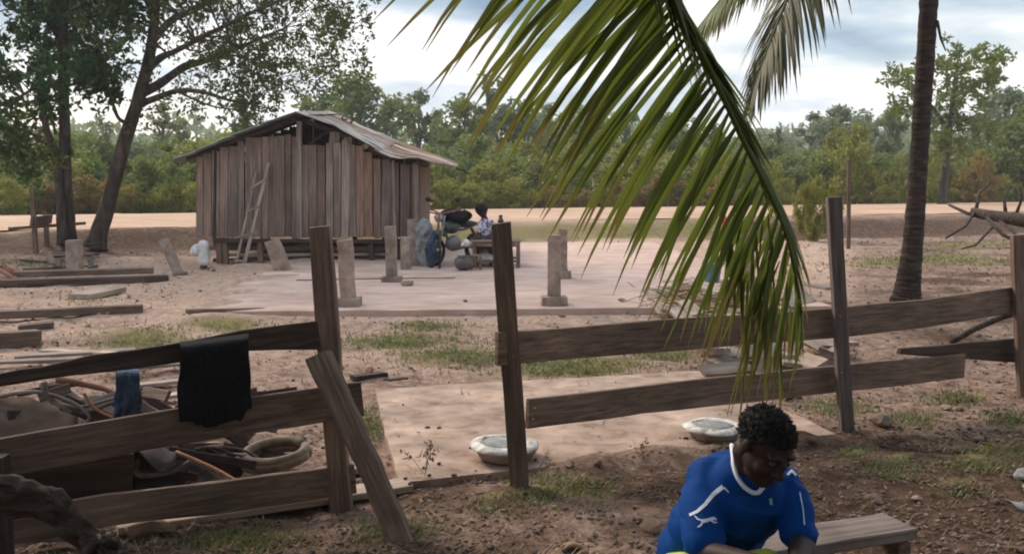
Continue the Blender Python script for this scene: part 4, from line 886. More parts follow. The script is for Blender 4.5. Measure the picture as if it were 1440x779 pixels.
# sacking bundle at the corner of the hut
q = MB(); c = G(600, 376, .08) + Vector((0, .1, 0)); v_, f_ = ell(c + Vector((-.03, .1, .38)), (.17, .16, .42), None, 4)
v_ = [v + Vector([noise.fractal(v * 4 + Vector((j * 7, 0, 0)), 1, 2, 3) for j in range(3)]) * .12 for v in v_]; q.add(v_, f_); tag(q.build('tarpaulin_bundle', M['pale_cloth'], None, True), 'pale grey sheet bundled upright against the right corner of the hut', 'bundle')
cl_ = MB(); v_, f_ = ell(c + Vector((.10, -.22, .30)), (.08, .08, .34), None, 3); v_ = [v + Vector([noise.fractal(v * 6 + Vector((j * 7, 3, 0)), 1, 2, 3) for j in range(3)]) * .07 for v in v_]; cl_.add(v_, f_)
tag(cl_.build('blue_rag', M['blue_cloth'], None, True), 'blue rag hanging down the front of the pale grey bundle', 'rag')
# stick rising over the motorcycle
tag(board('pole', [P(668, 330, 18.6), P(645, 291, 18.9)], .05, .04, (0, -1, 0), M['rust_metal'], None, 7, sub=3), 'brown stick rising slantwise above the motorcycle', 'stick')
# pot
q = MB(); q.lathe(G(652, 380, .08), [(.06, 0), (.13, .04), (.165, .12), (.15, .19), (.10, .235), (.115, .25), (.09, .25)], 18); tag(q.build('pot', M['pot'], None, True), 'round sooty pot on the floor in front of the motorcycle', 'pot')
# bench / table
tb0 = G(697, 378, .08); tb = thing('wooden_table', 'low brown wooden table on the floor left of and behind the middle gate post', 'table', tb0)
Yt = G(697, 377, .08).y
x0, x1 = P(663, 350, Yt).x, P(733, 350, Yt).x; zt = P(700, 340, Yt).z; dpt = .75
q = MB()
nb = 5
for k in range(nb): board('top_board', [Vector((x0, Yt + (k + .5) * dpt / nb, zt)), Vector((x1, Yt + (k + .5) * dpt / nb, zt))], dpt / nb - .008, .03, (0, 0, 1), M['red_wood'], tb, 70 + k, sub=3)
for sx in (x0 + .05, x1 - .05):
    for sy in (Yt + .04, Yt + dpt - .04): board('leg', [Vector((sx, sy, .08)), Vector((sx, sy, zt - .017))], .07, .07, (0, -1, 0), M['red_wood'], tb, int(sx * 10), sub=2)
for sy in (Yt + .02, Yt + dpt - .02):
    board('stretcher', [Vector((x0 + .09, sy, .2)), Vector((x1 - .09, sy, .2))], .045, .03, (0, -1, 0), M['red_wood'], tb, 76, sub=2)
    board('apron', [Vector((x0 + .09, sy, zt - .055)), Vector((x1 - .09, sy, zt - .055))], .07, .025, (0, -1, 0), M['red_wood'], tb, 78, sub=2)
s2 = thing('stool', 'small brown stool at the left end of the wooden table', 'stool', G(672, 379, .08))
Ys = Yt - .25; xa, xb = P(661, 360, Ys).x, P(677, 360, Ys).x
board('seat', [Vector((xa, Ys, .32)), Vector((xb, Ys, .32))], .2, .03, (0, 0, 1), M['red_wood'], s2, 3, sub=2)
for sx in (xa + .02, xb - .02):
    for sy in (-.07, .07): board('leg', [Vector((sx, Ys + sy, .08)), Vector((sx, Ys + sy, .305))], .035, .035, (0, -1, 0), M['red_wood'], s2, 4, sub=2)
q = MB(); v_, f_ = ell(Vector((lerp(x0, x1, .3), Yt + .4, .22)), (.22, .18, .14), None, 3); v_ = [v + Vector([noise.noise(v * 7 + Vector((j * 7, 0, 0))) for j in range(3)]) * .06 for v in v_]; q.add(v_, f_); tag(q.build('white_bundle', M['white_cloth'], None, True), 'white bundle lying under the wooden table', 'bundle')
q = MB(); v_, f_ = ell(P(656, 342, Yt - .1), (.06, .05, .07), None, 2); q.add(v_, f_); tag(q.build('white_bag', M['white_cloth'], None, True), 'small white bag hanging between the motorcycle and the table', 'bag')
# blue bucket, red cloth
bk = thing('bucket', 'blue plastic bucket standing on the floor behind the palm frond', 'bucket', G(1001, 396, .08)); b_ = G(1001, 396, .08)
q = MB(); q.lathe(b_, [(.10, 0), (.115, .02), (.15, .26), (.16, .27), (.16, .285), (.14, .285), (.10, .05)], 20); q.build('body', M['blue_plastic'], bk, True)
q = MB(); q.tube([b_ + Vector((.15 * math.cos(a), 0, .27 + .12 * math.sin(a))) for a in np.linspace(0, math.pi, 12)], .004, 5); q.build('handle', M['grey_metal'], bk, True)
fg = thing('red_flag', 'red plastic rag tied to a thin stake behind the palm frond', 'rag', G(1018, 372, .08)); b_ = G(1018, 372, .08)
q = MB(); q.tube([b_, P(1019, 294, b_.y)], .015, 6); q.build('stake', M['grey_wood'], fg, True)
q = MB(); v_, f_ = ell(P(1017, 307, b_.y - .02), (.055, .04, .16), None, 3); v_ = [v + Vector([noise.noise(v * 9 + Vector((j * 7, 0, 0))) for j in range(3)]) * .05 for v in v_]; q.add(v_, f_); q.build('rag', M['red_plastic'], fg, True)
q = MB(); v_, f_ = ell(gz(1079, 522) + Vector((0, 0, .16)), (.10, .10, .115), None, 3); q.add(v_, f_); tag(q.build('melon', M['green_plastic'], None, True), 'pale green striped melon lying among the heaped planks', 'melon')
q = MB(); v_, f_ = ell(gz(1150, 333) + Vector((0, 0, .06)), (.34, .2, .10), None, 3); v_ = [v + Vector([noise.noise(v * 4 + Vector((j * 7, 0, 0))) for j in range(3)]) * .08 for v in v_]; q.add(v_, f_); tag(q.build('black_bag', M['black_plastic'], None, True), 'crumpled black bag lying left of the right fence post', 'bag')
# thin stake beside the right fence post
tag(board('stake', [P(1193, 350, 17.5) , P(1194, 225, 17.5)], 5 / F * 17.5, .05, (0, -1, 0), M['fence_wood'], None, 90, sub=4), 'thin brown stake rising just right of the top of the right fence post', 'stake')
# rubbish at the right edge
for k in range(3):
    q = MB(); v_, f_ = ell(gz(1438 + 12 * math.cos(k * 2.4), 690 + 26 * math.sin(k * 1.9)) + Vector((0, 0, .02)), (.05, .035, .015), None, 3); v_ = [v + Vector([noise.noise(v * 14 + Vector((j * 7, 0, k))) for j in range(3)]) * .04 for v in v_]; q.add(v_, f_)
    tag(q.build('plastic_scrap', M['grey_metal'], None, True), ['largest grey plastic scrap in the mud at the right edge', 'grey plastic scrap nearest the bench in the mud at the right edge', 'grey plastic scrap farthest back in the mud at the right edge'][k], 'plastic scrap')
# fallen log with branches at the right
fl_ = thing('fallen_tree', 'dark fallen tree trunk with bare branches at the right edge', 'fallen tree', gz(1400, 335))
def ft(pts, rr, nm='branch', wob=.45):
    rr = [x * .68 for x in rr]; q = MB(); cs = [P(*p) for p in pts]; q.tube(cs, rr, 9, wob=wob, seed=pts[0][0]); q.build(nm, M['drift'], fl_, True)
ft([(1368, 297, 17.5), (1400, 304, 17), (1450, 312, 16.3), (1560, 322, 15.5)], [.10, .14, .17, .2], 'trunk')
ft([(1334, 288, 18), (1360, 300, 17.6), (1385, 306, 17.2)], [.03, .045, .06]); ft([(1388, 306, 17), (1410, 330, 16.6), (1440, 345, 16.2)], [.05, .045, .03])
ft([(1370, 300, 17.4), (1358, 318, 17), (1330, 335, 16.7)], [.04, .03, .02]); ft([(1372, 298, 17.5), (1378, 270, 17.9), (1396, 255, 18)], [.05, .035, .02]); ft([(1415, 306, 17), (1412, 280, 17.2), (1425, 252, 17.4)], [.05, .03, .02])
ft([(1425, 312, 16.8), (1437, 280, 16.8), (1434, 262, 16.8)], [.05, .03, .02]); ft([(1400, 305, 17), (1440, 340, 16), (1460, 350, 15.8)], [.04, .03, .02]); ft([(1395, 320, 16.8), (1372, 345, 16), (1352, 350, 15.8)], [.035, .025, .015])
# stones and bricks one can tell apart
rs = random.Random(5)
ST = [(1240, 598, .09, 'stone', 'pale flat stone lying right of the right fence post'), (1288, 703, .035, 'stone', 'small white stone in the mud right of the bench'), (1228, 706, .05, 'stone', 'brown stone above the end of the bench'), (300, 515 - 30, .06, 'stone', 'grey stone lying above the black garment'),
      (1270, 533, .06, 'stone', 'pale block under the lower rail right of the right post'), (590, 676, .05, 'stone', 'stone lying at the front edge of the near pad'), (572, 400 + 2, .10, 'concrete', 'broken concrete lump lying left of the slim pillar'), (655, 424, .04, 'stone', 'small stone on the floor left of the middle gate post'),
      (875, 424, .05, 'stone', 'little dark stone lying on the floor right of the front pillar'), (915, 745, .06, 'husk', 'dry husk lying on the earth left of the man'), (1110, 560, .08, 'brick', 'reddish brick piece lying behind the head of the man'), (450, 382, .09, 'concrete', 'concrete lump in front of the hut right of the ladder'),
      (300, 381, .05, 'stone', 'small stone lying under the white sack'), (316, 380, .05, 'stone', 'small dark stone left of the ladder foot'), (1330, 575, .05, 'stone', 'pale stone below the right end of the lower rail'), (520, 524, .06, 'brick', 'flat brown brick lying right of the left gate post')]
for i, (px, py, r_, m_, lb) in enumerate(ST):
    c = gz(px, py); 
    if in_poly(c.x, c.y, FLOOR) > 0: c = G(px, py, .08)
    v_, f_ = ell(c + Vector((0, 0, r_ * .3)), (r_, r_ * .7, r_ * .5), Matrix.Rotation(rs.random() * 3, 3, 'Z'), 2)
    v_ = [v + Vector([noise.noise(v * (.9 / r_) + Vector((j * 7, 0, i))) for j in range(3)]) * r_ * .45 for v in v_]; q = MB(); q.add(v_, f_); tag(q.build('stone', M[m_], None), lb, 'stone')

rj = random.Random(41)
JL = ['dark board', 'grey slat', 'brown slat', 'old plank', 'black board', 'reddish lath', 'short stave', 'split batten', 'thin strip', 'broken board', 'narrow lath', 'stubby block']
WH = ['behind the top rail at the left edge', 'over the brown canvas', 'under the vine', 'left of the blue rag', 'below the blue rag', 'between the blue rag and the black garment', 'behind the black garment', 'below the middle rail', 'above the bottom rail', 'beside the coiled hose', 'behind the orange brown stick', 'over the bent root']
for i in range(46):
    px, py = rj.uniform(-30, 335), rj.uniform(548, 672); Yj = rj.uniform(5.0, 5.7); 
    z_ = P(px, py, Yj).z
    if z_ < .02: Yj = G(px, py, .03).y
    an = rj.uniform(-1.2, 1.2); L = rj.uniform(.14, .5); a = P(px, py, Yj); b2 = a + Vector((math.cos(an) * L, rj.uniform(-.2, .3), math.sin(an) * L * .35 - .05)); b2.z = max(.03, b2.z)
    o = board('board', [a, b2], rj.uniform(.03, .10), .018, (rj.uniform(-.4, .4), -1, rj.uniform(.1, 1)), M[rj.choice(['dark_wood', 'dark_wood', 'dark_wood', 'fence_wood', 'post_grey', 'trousers'])], None, 500 + i, rough=.004, sub=3)
    tag(o, f"{JL[(i * 5 + i // 12) % 12]} in the junk heap, {WH[i % 12]}", 'board', 'boards in the junk heap')
heap = MB(); hv_ = []; 
nuh, nvh = 40, 16; b0 = []
for j in range(nvh + 1):
    for i in range(nuh + 1):
        u, t = i / nuh, j / nvh; g0 = G(lerp(-160, 330, u), lerp(690, 590, t), 0); e_ = math.sin(math.pi * min(1, max(0, t))) * math.sin(math.pi * min(1, u * .9 + .12)) ** .6
        heap.v.append((g0.x, g0.y, .28 * e_ * (1 + .5 * noise.noise(g0 * 3)) + .06 * noise.noise(g0 * 9) - .03))
for j in range(nvh):
    for i in range(nuh): k = j * (nuh + 1) + i; heap.f.append((k, k + 1, k + nuh + 2, k + nuh + 1))
tag(heap.build('rubbish_heap', M['trousers'], None, True), 'dark heap of rags and earth under the junk behind the left fence', 'rubbish heap')
# ================================================================== TREES
rng = np.random.default_rng(11)
def leaves_np(centres, radii, per, size, flat=0.0, aspect=0.45, droop=0.25):
    """rhomb leaves scattered in blobs; returns verts (n*4,3), faces"""
    C = np.repeat(np.asarray(centres, float), per, 0); Rr = np.repeat(np.asarray(radii, float).reshape(len(centres), -1) * np.ones((1, 3)), per, 0)
    n = len(C); d = rng.normal(size=(n, 3)); d /= np.linalg.norm(d, axis=1, keepdims=True); rad = rng.random((n, 1)) ** 0.5
    p = C + d * Rr * rad
    ax = rng.normal(size=(n, 3)); ax[:, 2] = ax[:, 2] * (1 - flat) - droop; ax /= np.linalg.norm(ax, axis=1, keepdims=True)
    q = rng.normal(size=(n, 3)); b = np.cross(ax, q); b /= np.linalg.norm(b, axis=1, keepdims=True) + 1e-9
    nrm = np.cross(ax, b)
    s = size * rng.uniform(0.6, 1.35, (n, 1)); l = ax * s; w_ = b * s * aspect * 0.5
    v = np.stack([p, p + l * 0.5 + w_ + nrm * s * .08, p + l, p + l * 0.5 - w_ + nrm * s * .08], 1).reshape(-1, 3)
    f = np.arange(n * 4).reshape(n, 4)
    return v, f
def leaf_obj(name, centres, radii, per, size, mat, parent=None, **k):
    v, f = leaves_np(centres, radii, per, size, **k)
    return link(name, np_mesh(name, v, f, mat), None, parent)
def twig_to(mb, a, b, r, seed):
    a, b = Vector(a), Vector(b); m = (a + b) / 2 + Vector((noise.noise(a + b) * .3, noise.noise(a * 2 + b) * .3, .12 * (b - a).length))
    mb.tube([a, lerp(a, m, .6), m, b], [r, r * .8, r * .6, r * .3], 5, cap=False)

YT = 22.3
def big_tree(label, guides, clumps, leafmat, size, per, crad, base, catg='tree', yoff=0.0):
    """guides: list of (polyline in (px,py,dy), radii); clumps: list of (px,py,dy)"""
    t = thing('tree', label, catg, base)
    tk = None; gp = []
    for i, (pl, rr) in enumerate(guides):
        cs = [P(a, b, YT + yoff + c) for a, b, c in pl]; out = []; n_ = max(10, 4 * len(cs))
        rad = []
        for j in range(n_ + 1):
            u = j / n_ * (len(cs) - 1); k = min(int(u), len(cs) - 2); fr = u - k
            p0, p1, p2, p3 = cs[max(k - 1, 0)], cs[k], cs[k + 1], cs[min(k + 2, len(cs) - 1)]
            p = 0.5 * ((2 * p1) + (p2 - p0) * fr + (2 * p0 - 5 * p1 + 4 * p2 - p3) * fr * fr + (3 * p1 - p0 - 3 * p2 + p3) * fr ** 3)
            out.append(p); rad.append(lerp(rr[k], rr[k + 1], fr))
        q = MB(); q.tube(out, rad, 14 if i == 0 else 9, wob=.14, seed=i * 3)
        o = q.build('trunk' if i == 0 else 'limb', M['bark'], t, True); gp += [(p, r) for p, r in zip(out, rad)][len(out) // 3:]
    C = [P(a, b, YT + yoff + c) for a, b, c in clumps]
    tw = MB()
    for i, c in enumerate(C):
        best = min(gp, key=lambda g: (g[0] - c).length + (0.6 if g[0].z > c.z + .3 else 0)); L_ = (best[0] - c).length
        if L_ < 3.5: twig_to(tw, best[0], c, min(best[1] * .5, .012 + .012 * L_), i)
    o = tw.build('twigs', M['bark'], t); tag(o, kind='stuff')
    sub = []; subr = []
    for c in C:
        for _ in range(5):
            d = Vector(rng.normal(size=3)) * crad * 0.6; sub.append(tuple(c + d)); subr.append(crad * rng.uniform(.28, .55))
    leaf_obj('crown', sub, subr, per, size, leafmat, t)
    return t
rt = random.Random(21)
def fill(poly_fn, n, x0, x1, y0, y1, ydep=2.0, gaps=()):
    out = []
    while len(out) < n:
        x, y = rt.uniform(x0, x1), rt.uniform(y0, y1)
        if not poly_fn(x, y): continue
        if any(((x - a) / c) ** 2 + ((y - b) / d) ** 2 < 1 for a, b, c, d in gaps): continue
        out.append((x, y, rt.uniform(-ydep, ydep)))
    return out
# the leaning tree: its wide olive crown spreads right over the hut
low = [(-60, 190), (40, 200), (100, 140), (140, 120), (175, 115), (200, 70), (235, 45), (255, 78), (290, 95), (305, 125), (330, 140), (352, 150), (372, 140), (400, 125), (425, 135), (455, 125), (475, 108), (490, 78), (500, 45), (512, 0), (560, -120)]
def low_at(x):
    for (a, b), (c, d) in zip(low, low[1:]):
        if a <= x <= c: return lerp(b, d, (x - a) / (c - a))
    return -999
GAPS = [(200, 12, 26, 14), (352, 22, 20, 11), (415, 55, 26, 12), (300, 12, 18, 8), (265, 30, 22, 10), (445, 85, 18, 10), (178, 60, 16, 30), (130, 20, 22, 14), (330, 112, 16, 10), (410, 95, 14, 9), (380, 45, 12, 8)]
cl = fill(lambda x, y: y < low_at(x) - 6, 175, 110, 545, -60, 150, 1.8, GAPS) + fill(lambda x, y: True, 130, 20, 600, -330, -60, 2.5)
cl += [(235, 148, .1), (205, 165, .1), (345, 158, 0), (350, 150, .5), (340, 165, .3), (362, 165, -.2), (300, 132, 0), (265, 118, .1), (268, 125, -.3)]
treeB = big_tree('broad olive green tree with a leaning trunk spreading over the left end of the hut',
    [([(134, 348, 0), (140, 325, 0), (158, 265, 0), (178, 190, 0), (195, 140, 0), (208, 90, 0), (216, 40, 0), (222, -20, 0), (240, -120, 0)], [.28, .185, .16, .15, .14, .125, .11, .09, .05]),
     ([(197, 147, 0), (215, 140, -.2), (250, 128, -.5), (285, 130, -.8), (318, 140, -1), (350, 148, -1.2)], [.09, .07, .055, .045, .03, .015]),
     ([(201, 130, 0), (225, 118, .3), (258, 95, .6), (290, 85, .9), (330, 70, 1.1), (400, 40, 1.2)], [.12, .10, .09, .07, .05, .02]),
     ([(206, 100, 0), (225, 82, -.4), (245, 73, -.7), (290, 50, -1), (350, 20, -1.3), (420, -10, -1.5)], [.10, .08, .06, .05, .04, .02]),
     ([(214, 60, 0), (240, 30, .5), (280, 10, .9), (340, -30, 1.2), (450, -60, 1.5)], [.09, .08, .07, .05, .02]),
     ([(184, 175, 0), (168, 168, -.3), (160, 150, -.4), (150, 120, -.5), (135, 80, -.6)], [.05, .04, .035, .03, .015]),
     ([(218, 20, 0), (190, -30, -.6), (150, -60, -1), (120, -100, -1.2)], [.10, .08, .05, .02]),
     ([(250, 128, -.5), (262, 135, -.6), (300, 150, -.8), (340, 155, -.9)], [.035, .025, .02, .01])],
    cl, M['leaf_olive'], .115, 21, .46, G(134, 346, .12))
# the upright tree beside it, dark green, towards the left edge
lo2 = [(-200, 250), (0, 232), (30, 205), (60, 190), (90, 150), (120, 120), (150, 110), (180, 60), (200, 20)]
def low2(x):
    for (a, b), (c, d) in zip(lo2, lo2[1:]):
        if a <= x <= c: return lerp(b, d, (x - a) / (c - a))
    return -999
G2 = [(22, 190, 10, 12), (60, 185, 10, 12), (75, 110, 10, 14), (45, 130, 7, 10), (8, 40, 8, 8), (100, 75, 14, 14), (25, 75, 8, 6), (125, 60, 12, 9)]
cl2 = fill(lambda x, y: y < low2(x) - 5, 88, -140, 85, -50, 235, 1.5, G2) + fill(lambda x, y: y < low2(x), 40, 80, 190, -40, 130, 1.2, GAPS + G2) + fill(lambda x, y: True, 120, -200, 200, -330, -50, 2.2)
cl2 += [(45, 215, 0), (20, 222, .3), (62, 235, .1), (40, 240, -.2), (130, 100, 0), (150, 120, 0), (160, 108, .2), (140, 110, -.2), (128, 90, 0), (165, 125, 0)]
big_tree('tall upright tree with dark green foliage at the left edge',
    [([(98, 348, -.1), (97, 320, -.1), (93, 250, -.1), (91, 180, -.1), (89, 100, -.1), (88, 20, -.1), (86, -80, -.1), (84, -200, 0)], [.20, .145, .125, .118, .112, .108, .09, .05]),
     ([(88, 60, 0), (60, 20, -.5), (20, -20, -.9), (-30, -60, -1.2)], [.08, .06, .04, .02]), ([(88, 20, 0), (120, -20, .5), (150, -80, 1)], [.08, .06, .02]),
     ([(90, 130, 0), (60, 120, -.3), (20, 140, -.7), (-40, 160, -1)], [.04, .035, .03, .015])],
    cl2, M['leaf_dark'], .16, 22, .42, G(98, 347, .12), yoff=-.1)
big_tree('thin grey stem twining up the front of the upright tree at the left edge',
    [([(88, 345, -.45), (86, 310, -.42), (84, 270, -.4), (78, 220, -.35), (64, 175, -.3), (56, 130, -.3), (55, 90, -.3), (62, 60, -.3)], [.12, .10, .09, .08, .07, .06, .05, .03]),
     ([(80, 215, -.35), (60, 200, -.5), (40, 185, -.7), (20, 180, -.8)], [.03, .028, .022, .01]), ([(78, 190, -.35), (72, 160, -.4), (60, 140, -.5)], [.03, .025, .01])],
    [(x_, y_, rt.uniform(-.6, .4)) for x_, y_ in [(50, 150), (35, 175), (20, 182), (60, 95), (66, 60), (40, 165), (10, 190), (30, 215), (70, 205), (56, 130), (20, 235), (60, 225)]], M['leaf_mid'], .17, 18, .34, G(88, 347, .1), 'climbing stem')

# ---- trees beyond the road: a few crowns, shared by copies
def crown_mesh(seed, kind):
    global rng
    rng = np.random.default_rng(seed); C = []; Rr = []
    if kind == 'round': K = 60; h0, h1, wd = .34, 1.0, .30
    elif kind == 'tall': K = 34; h0, h1, wd = .42, 1.0, .17
    elif kind == 'wisp': K = 26; h0, h1, wd = .40, 1.0, .15
    else: K = 46; h0, h1, wd = .05, 1.0, .55
    limbs = MB()
    for i in range(K):
        t = rng.random(); z = h0 + (h1 - h0) * t; e = math.sqrt(max(.03, 1 - (2 * t - .9) ** 2 / 1.25)); a = rng.random() * 6.283; rr = wd * e * math.sqrt(rng.random())
        # pull crowns into a few uneven lobes
        rr *= 1 + .45 * math.sin(a * 2 + seed) * math.sin(z * 9 + seed)
        C.append((rr * math.cos(a), rr * math.sin(a), z)); Rr.append((wd * rng.uniform(.16, .32)) * (1.15 if kind == 'round' else 1.0) * (1.1 if kind == 'bush' else 1))
    if kind != 'bush':
        for c in C[::2]:
            limbs.tube([(0, 0, max(.2, c[2] - .22)), (c[0] * .5, c[1] * .5, c[2] - .08), c], [.012, .008, .003], 4, cap=False)
    limbs.tube([(0, 0, -.03), (.01, 0, .2), (-.01, .01, .5), (0, 0, .8)], [.024, .018, .014, .006] if kind != 'bush' else [.02, .015, .01, .004], 7)
    sz = {'round': .042, 'tall': .036, 'wisp': .034, 'bush': .07}[kind]
    per = {'round': 62, 'tall': 56, 'wisp': 38, 'bush': 70}[kind]
    v, f = leaves_np(C, Rr, per, sz, aspect=.6)
    return v, f, limbs
CR = {}
for kind, n in (('round', 4), ('tall', 4), ('wisp', 3), ('bush', 5)):
    for s in range(n):
        CR[kind, s] = crown_mesh(100 + 10 * s + len(kind), kind)
meshcache = {}
def put_tree(kind, s, px, ybase_d, htop_px, mat, label, wscale=1.0, group=None, name='tree', cat='tree'):
    """tree at picture column px, at distance d, its top at picture row htop_px"""
    d = ybase_d; q = P(px, 290, d); x, y = q.x, q.y; z = height(x, y) - .05
    top = P(px, htop_px, d).z; hgt = top - z
    root = thing(name, label, cat, (x, y, z), group)
    v, f, limbs = CR[kind, s]; key = (kind, s, mat)
    if key not in meshcache:
        lm = limbs.mesh('trunk'); lm.materials.append(M['far_bark']); meshcache[key] = (np_mesh('crown', v, f, M[mat]), lm)
    cm, lm = meshcache[key]
    rz = rt.random() * 6.28; Mx = Matrix.Translation((x, y, z)) @ Matrix.Rotation(rz, 4, 'Z') @ Matrix.Diagonal((hgt * wscale, hgt * wscale, hgt, 1))
    for nm, me in (('crown', cm), ('trunk' if kind != 'bush' else 'stem', lm)):
        link(nm, me, None, root, False, Mx)
    return root
TG = 'trees beyond the road'
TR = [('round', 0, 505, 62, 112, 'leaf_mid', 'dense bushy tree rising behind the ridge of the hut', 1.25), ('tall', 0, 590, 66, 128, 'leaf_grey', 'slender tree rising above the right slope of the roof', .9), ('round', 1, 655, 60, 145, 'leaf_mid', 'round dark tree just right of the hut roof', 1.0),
      ('wisp', 0, 688, 64, 104, 'leaf_grey', 'wispy tall tree sticking up right of the hut above the person at the table', 1.2), ('tall', 1, 545, 70, 150, 'leaf_hazed', 'small pale tree between the two trees behind the roof', 1.1), ('round', 2, 735, 66, 152, 'leaf_grey', 'grey green tree above the tall middle gate post', 1.2),
      ('tall', 2, 770, 74, 150, 'leaf_hazed', 'pale tree just right of the middle gate post, behind the palm leaflets', 1.2), ('round', 3, 830, 68, 168, 'leaf_mid', 'tree half hidden behind the left leaflets of the palm frond', 1.1), ('tall', 3, 880, 72, 160, 'leaf_grey', 'slender tree behind the middle of the palm frond', 1.1),
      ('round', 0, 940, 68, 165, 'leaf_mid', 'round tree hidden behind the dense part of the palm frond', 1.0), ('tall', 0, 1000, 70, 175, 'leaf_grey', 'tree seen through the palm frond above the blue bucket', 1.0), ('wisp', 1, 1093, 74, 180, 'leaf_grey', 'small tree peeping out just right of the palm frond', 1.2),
      ('tall', 1, 1140, 78, 162, 'leaf_hazed', 'hazy tree above and left of the right fence post', 1.5), ('round', 1, 1172, 76, 154, 'leaf_hazed', 'hazy rounded tree directly above the right fence post', 1.1), ('round', 2, 1208, 80, 163, 'leaf_hazed', 'hazy round tree between the right fence post and the palm trunk', 1.0),
      ('tall', 2, 1252, 74, 152, 'leaf_mid', 'tree touching the left side of the palm trunk', 1.2), ('round', 3, 1412, 62, 132, 'leaf_hazed', 'large hazy tree at the right edge behind the open crowned tree', 1.3), ('round', 0, 1448, 56, 150, 'leaf_mid', 'dark green tree at the right edge above the fallen log', 1.2),
      ('wisp', 2, 232, 58, 146, 'leaf_hazed', 'feathery tree seen under the lowest limb of the leaning tree', 1.1), ('tall', 3, 262, 62, 170, 'leaf_mid', 'low tree touching the left end of the roof', 1.1), ('tall', 0, 346, 60, 140, 'leaf_dark', 'dark treetop showing above the left slope of the roof', 1.0),
      ('round', 1, 120, 56, 192, 'leaf_mid', 'tree between the two big trunks at the left', 1.1), ('round', 2, 30, 58, 200, 'leaf_mid', 'tree at the left edge behind the rack', 1.3), ('wisp', 0, 150, 60, 165, 'leaf_hazed', 'thin pale tree between the upright and the leaning trunk', 1.2),
      ('round', 3, 470, 72, 140, 'leaf_dark', 'dark tree peeping over the ridge of the hut', 1.1), ('tall', 1, 615, 74, 160, 'leaf_mid', 'tree over the low end of the roof', 1.1), ('round', 0, 800, 80, 172, 'leaf_hazed', 'farthest grey tree behind the thin palm leaflet tips', 1.2), ('wisp', 2, 705, 66, 150, 'leaf_mid', 'leaning thin tree beside the wispy tall one', 1.0),
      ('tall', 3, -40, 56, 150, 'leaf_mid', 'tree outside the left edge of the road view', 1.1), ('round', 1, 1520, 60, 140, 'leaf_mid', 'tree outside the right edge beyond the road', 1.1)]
for i, (kd, s, px, d, tp_, mt, lb, ws) in enumerate(TR): put_tree(kd, s, px, d, tp_, mt, lb, ws, TG)
# the open-crowned tree right of the palm trunk, built limb by limb
YT = 46.0
cro = [(1250, 105), (1262, 108), (1275, 104), (1268, 120), (1262, 145), (1272, 150), (1255, 142), (1330, 82), (1350, 78), (1352, 64), (1365, 75), (1375, 92), (1390, 82), (1400, 80), (1412, 78), (1385, 100), (1400, 103), (1345, 100), (1335, 112), (1360, 118), (1378, 118), (1395, 122), (1372, 132), (1350, 135), (1335, 128), (1362, 140), (1390, 108),
       (1325, 140), (1340, 150), (1320, 155), (1355, 158), (1330, 165), (1345, 172), (1370, 160), (1312, 170), (1360, 178), (1335, 185), (1320, 190), (1350, 195), (1375, 185), (1330, 205), (1300, 90), (1315, 95), (1300, 120), (1285, 130), (1290, 160), (1300, 185), (1340, 218), (1355, 212), (1320, 214), (1385, 175), (1395, 190)]
big_tree('open crowned green tree right of the palm trunk, taller than its neighbours', [([(1324, 300, 0), (1328, 250, 0), (1335, 190, 0), (1340, 140, 0), (1345, 100, 0), (1350, 75, 0)], [.26, .17, .14, .11, .07, .03]),
     ([(1335, 185, 0), (1310, 150, -.5), (1285, 130, -1), (1255, 115, -1.2)], [.1, .08, .06, .02]), ([(1338, 160, 0), (1360, 130, .6), (1385, 110, 1), (1408, 84, 1.3)], [.1, .08, .05, .02]), ([(1336, 175, 0), (1365, 165, 1), (1390, 160, 1.6)], [.08, .05, .02])],
    [(x_, y_, rt.uniform(-1.6, 1.6)) for x_, y_ in cro], M['leaf_mid'], .27, 17, .46, (P(1324, 300, 46).x, 46, height(P(1324, 300, 46).x, 46)))
# bushes along the far side of the road
BG = {'leaf_bright': 'yellow green bushes along the far side of the road', 'leaf_mid': 'mid green bushes along the far side of the road', 'leaf_rust': 'rusty brown bushes along the far side of the road', 'leaf_grey': 'grey green bushes along the far side of the road', 'leaf_dark': 'dark green bushes along the far side of the road'}
BL = {'leaf_bright': 'yellow green bush at the far side of the road', 'leaf_mid': 'mid green bush at the far side of the road', 'leaf_rust': 'rusty brown bush at the far side of the road', 'leaf_grey': 'grey green bush at the far side of the road', 'leaf_dark': 'dark green bush at the far side of the road'}
special = {}
def bush(px, extra, top, mat, s, ws=1.0, label=None):
    # distance to the far road edge along this column
    dirx = (px - 720) / F
    y = 30.0
    for _ in range(80):
        if road_s(dirx * y, y) > ROADW + extra: break
        y += .7
    put_tree('bush', s, px, y, top, mat, label or BL[mat], ws, BG[mat], 'bush', 'bush')
def T_(c): return c
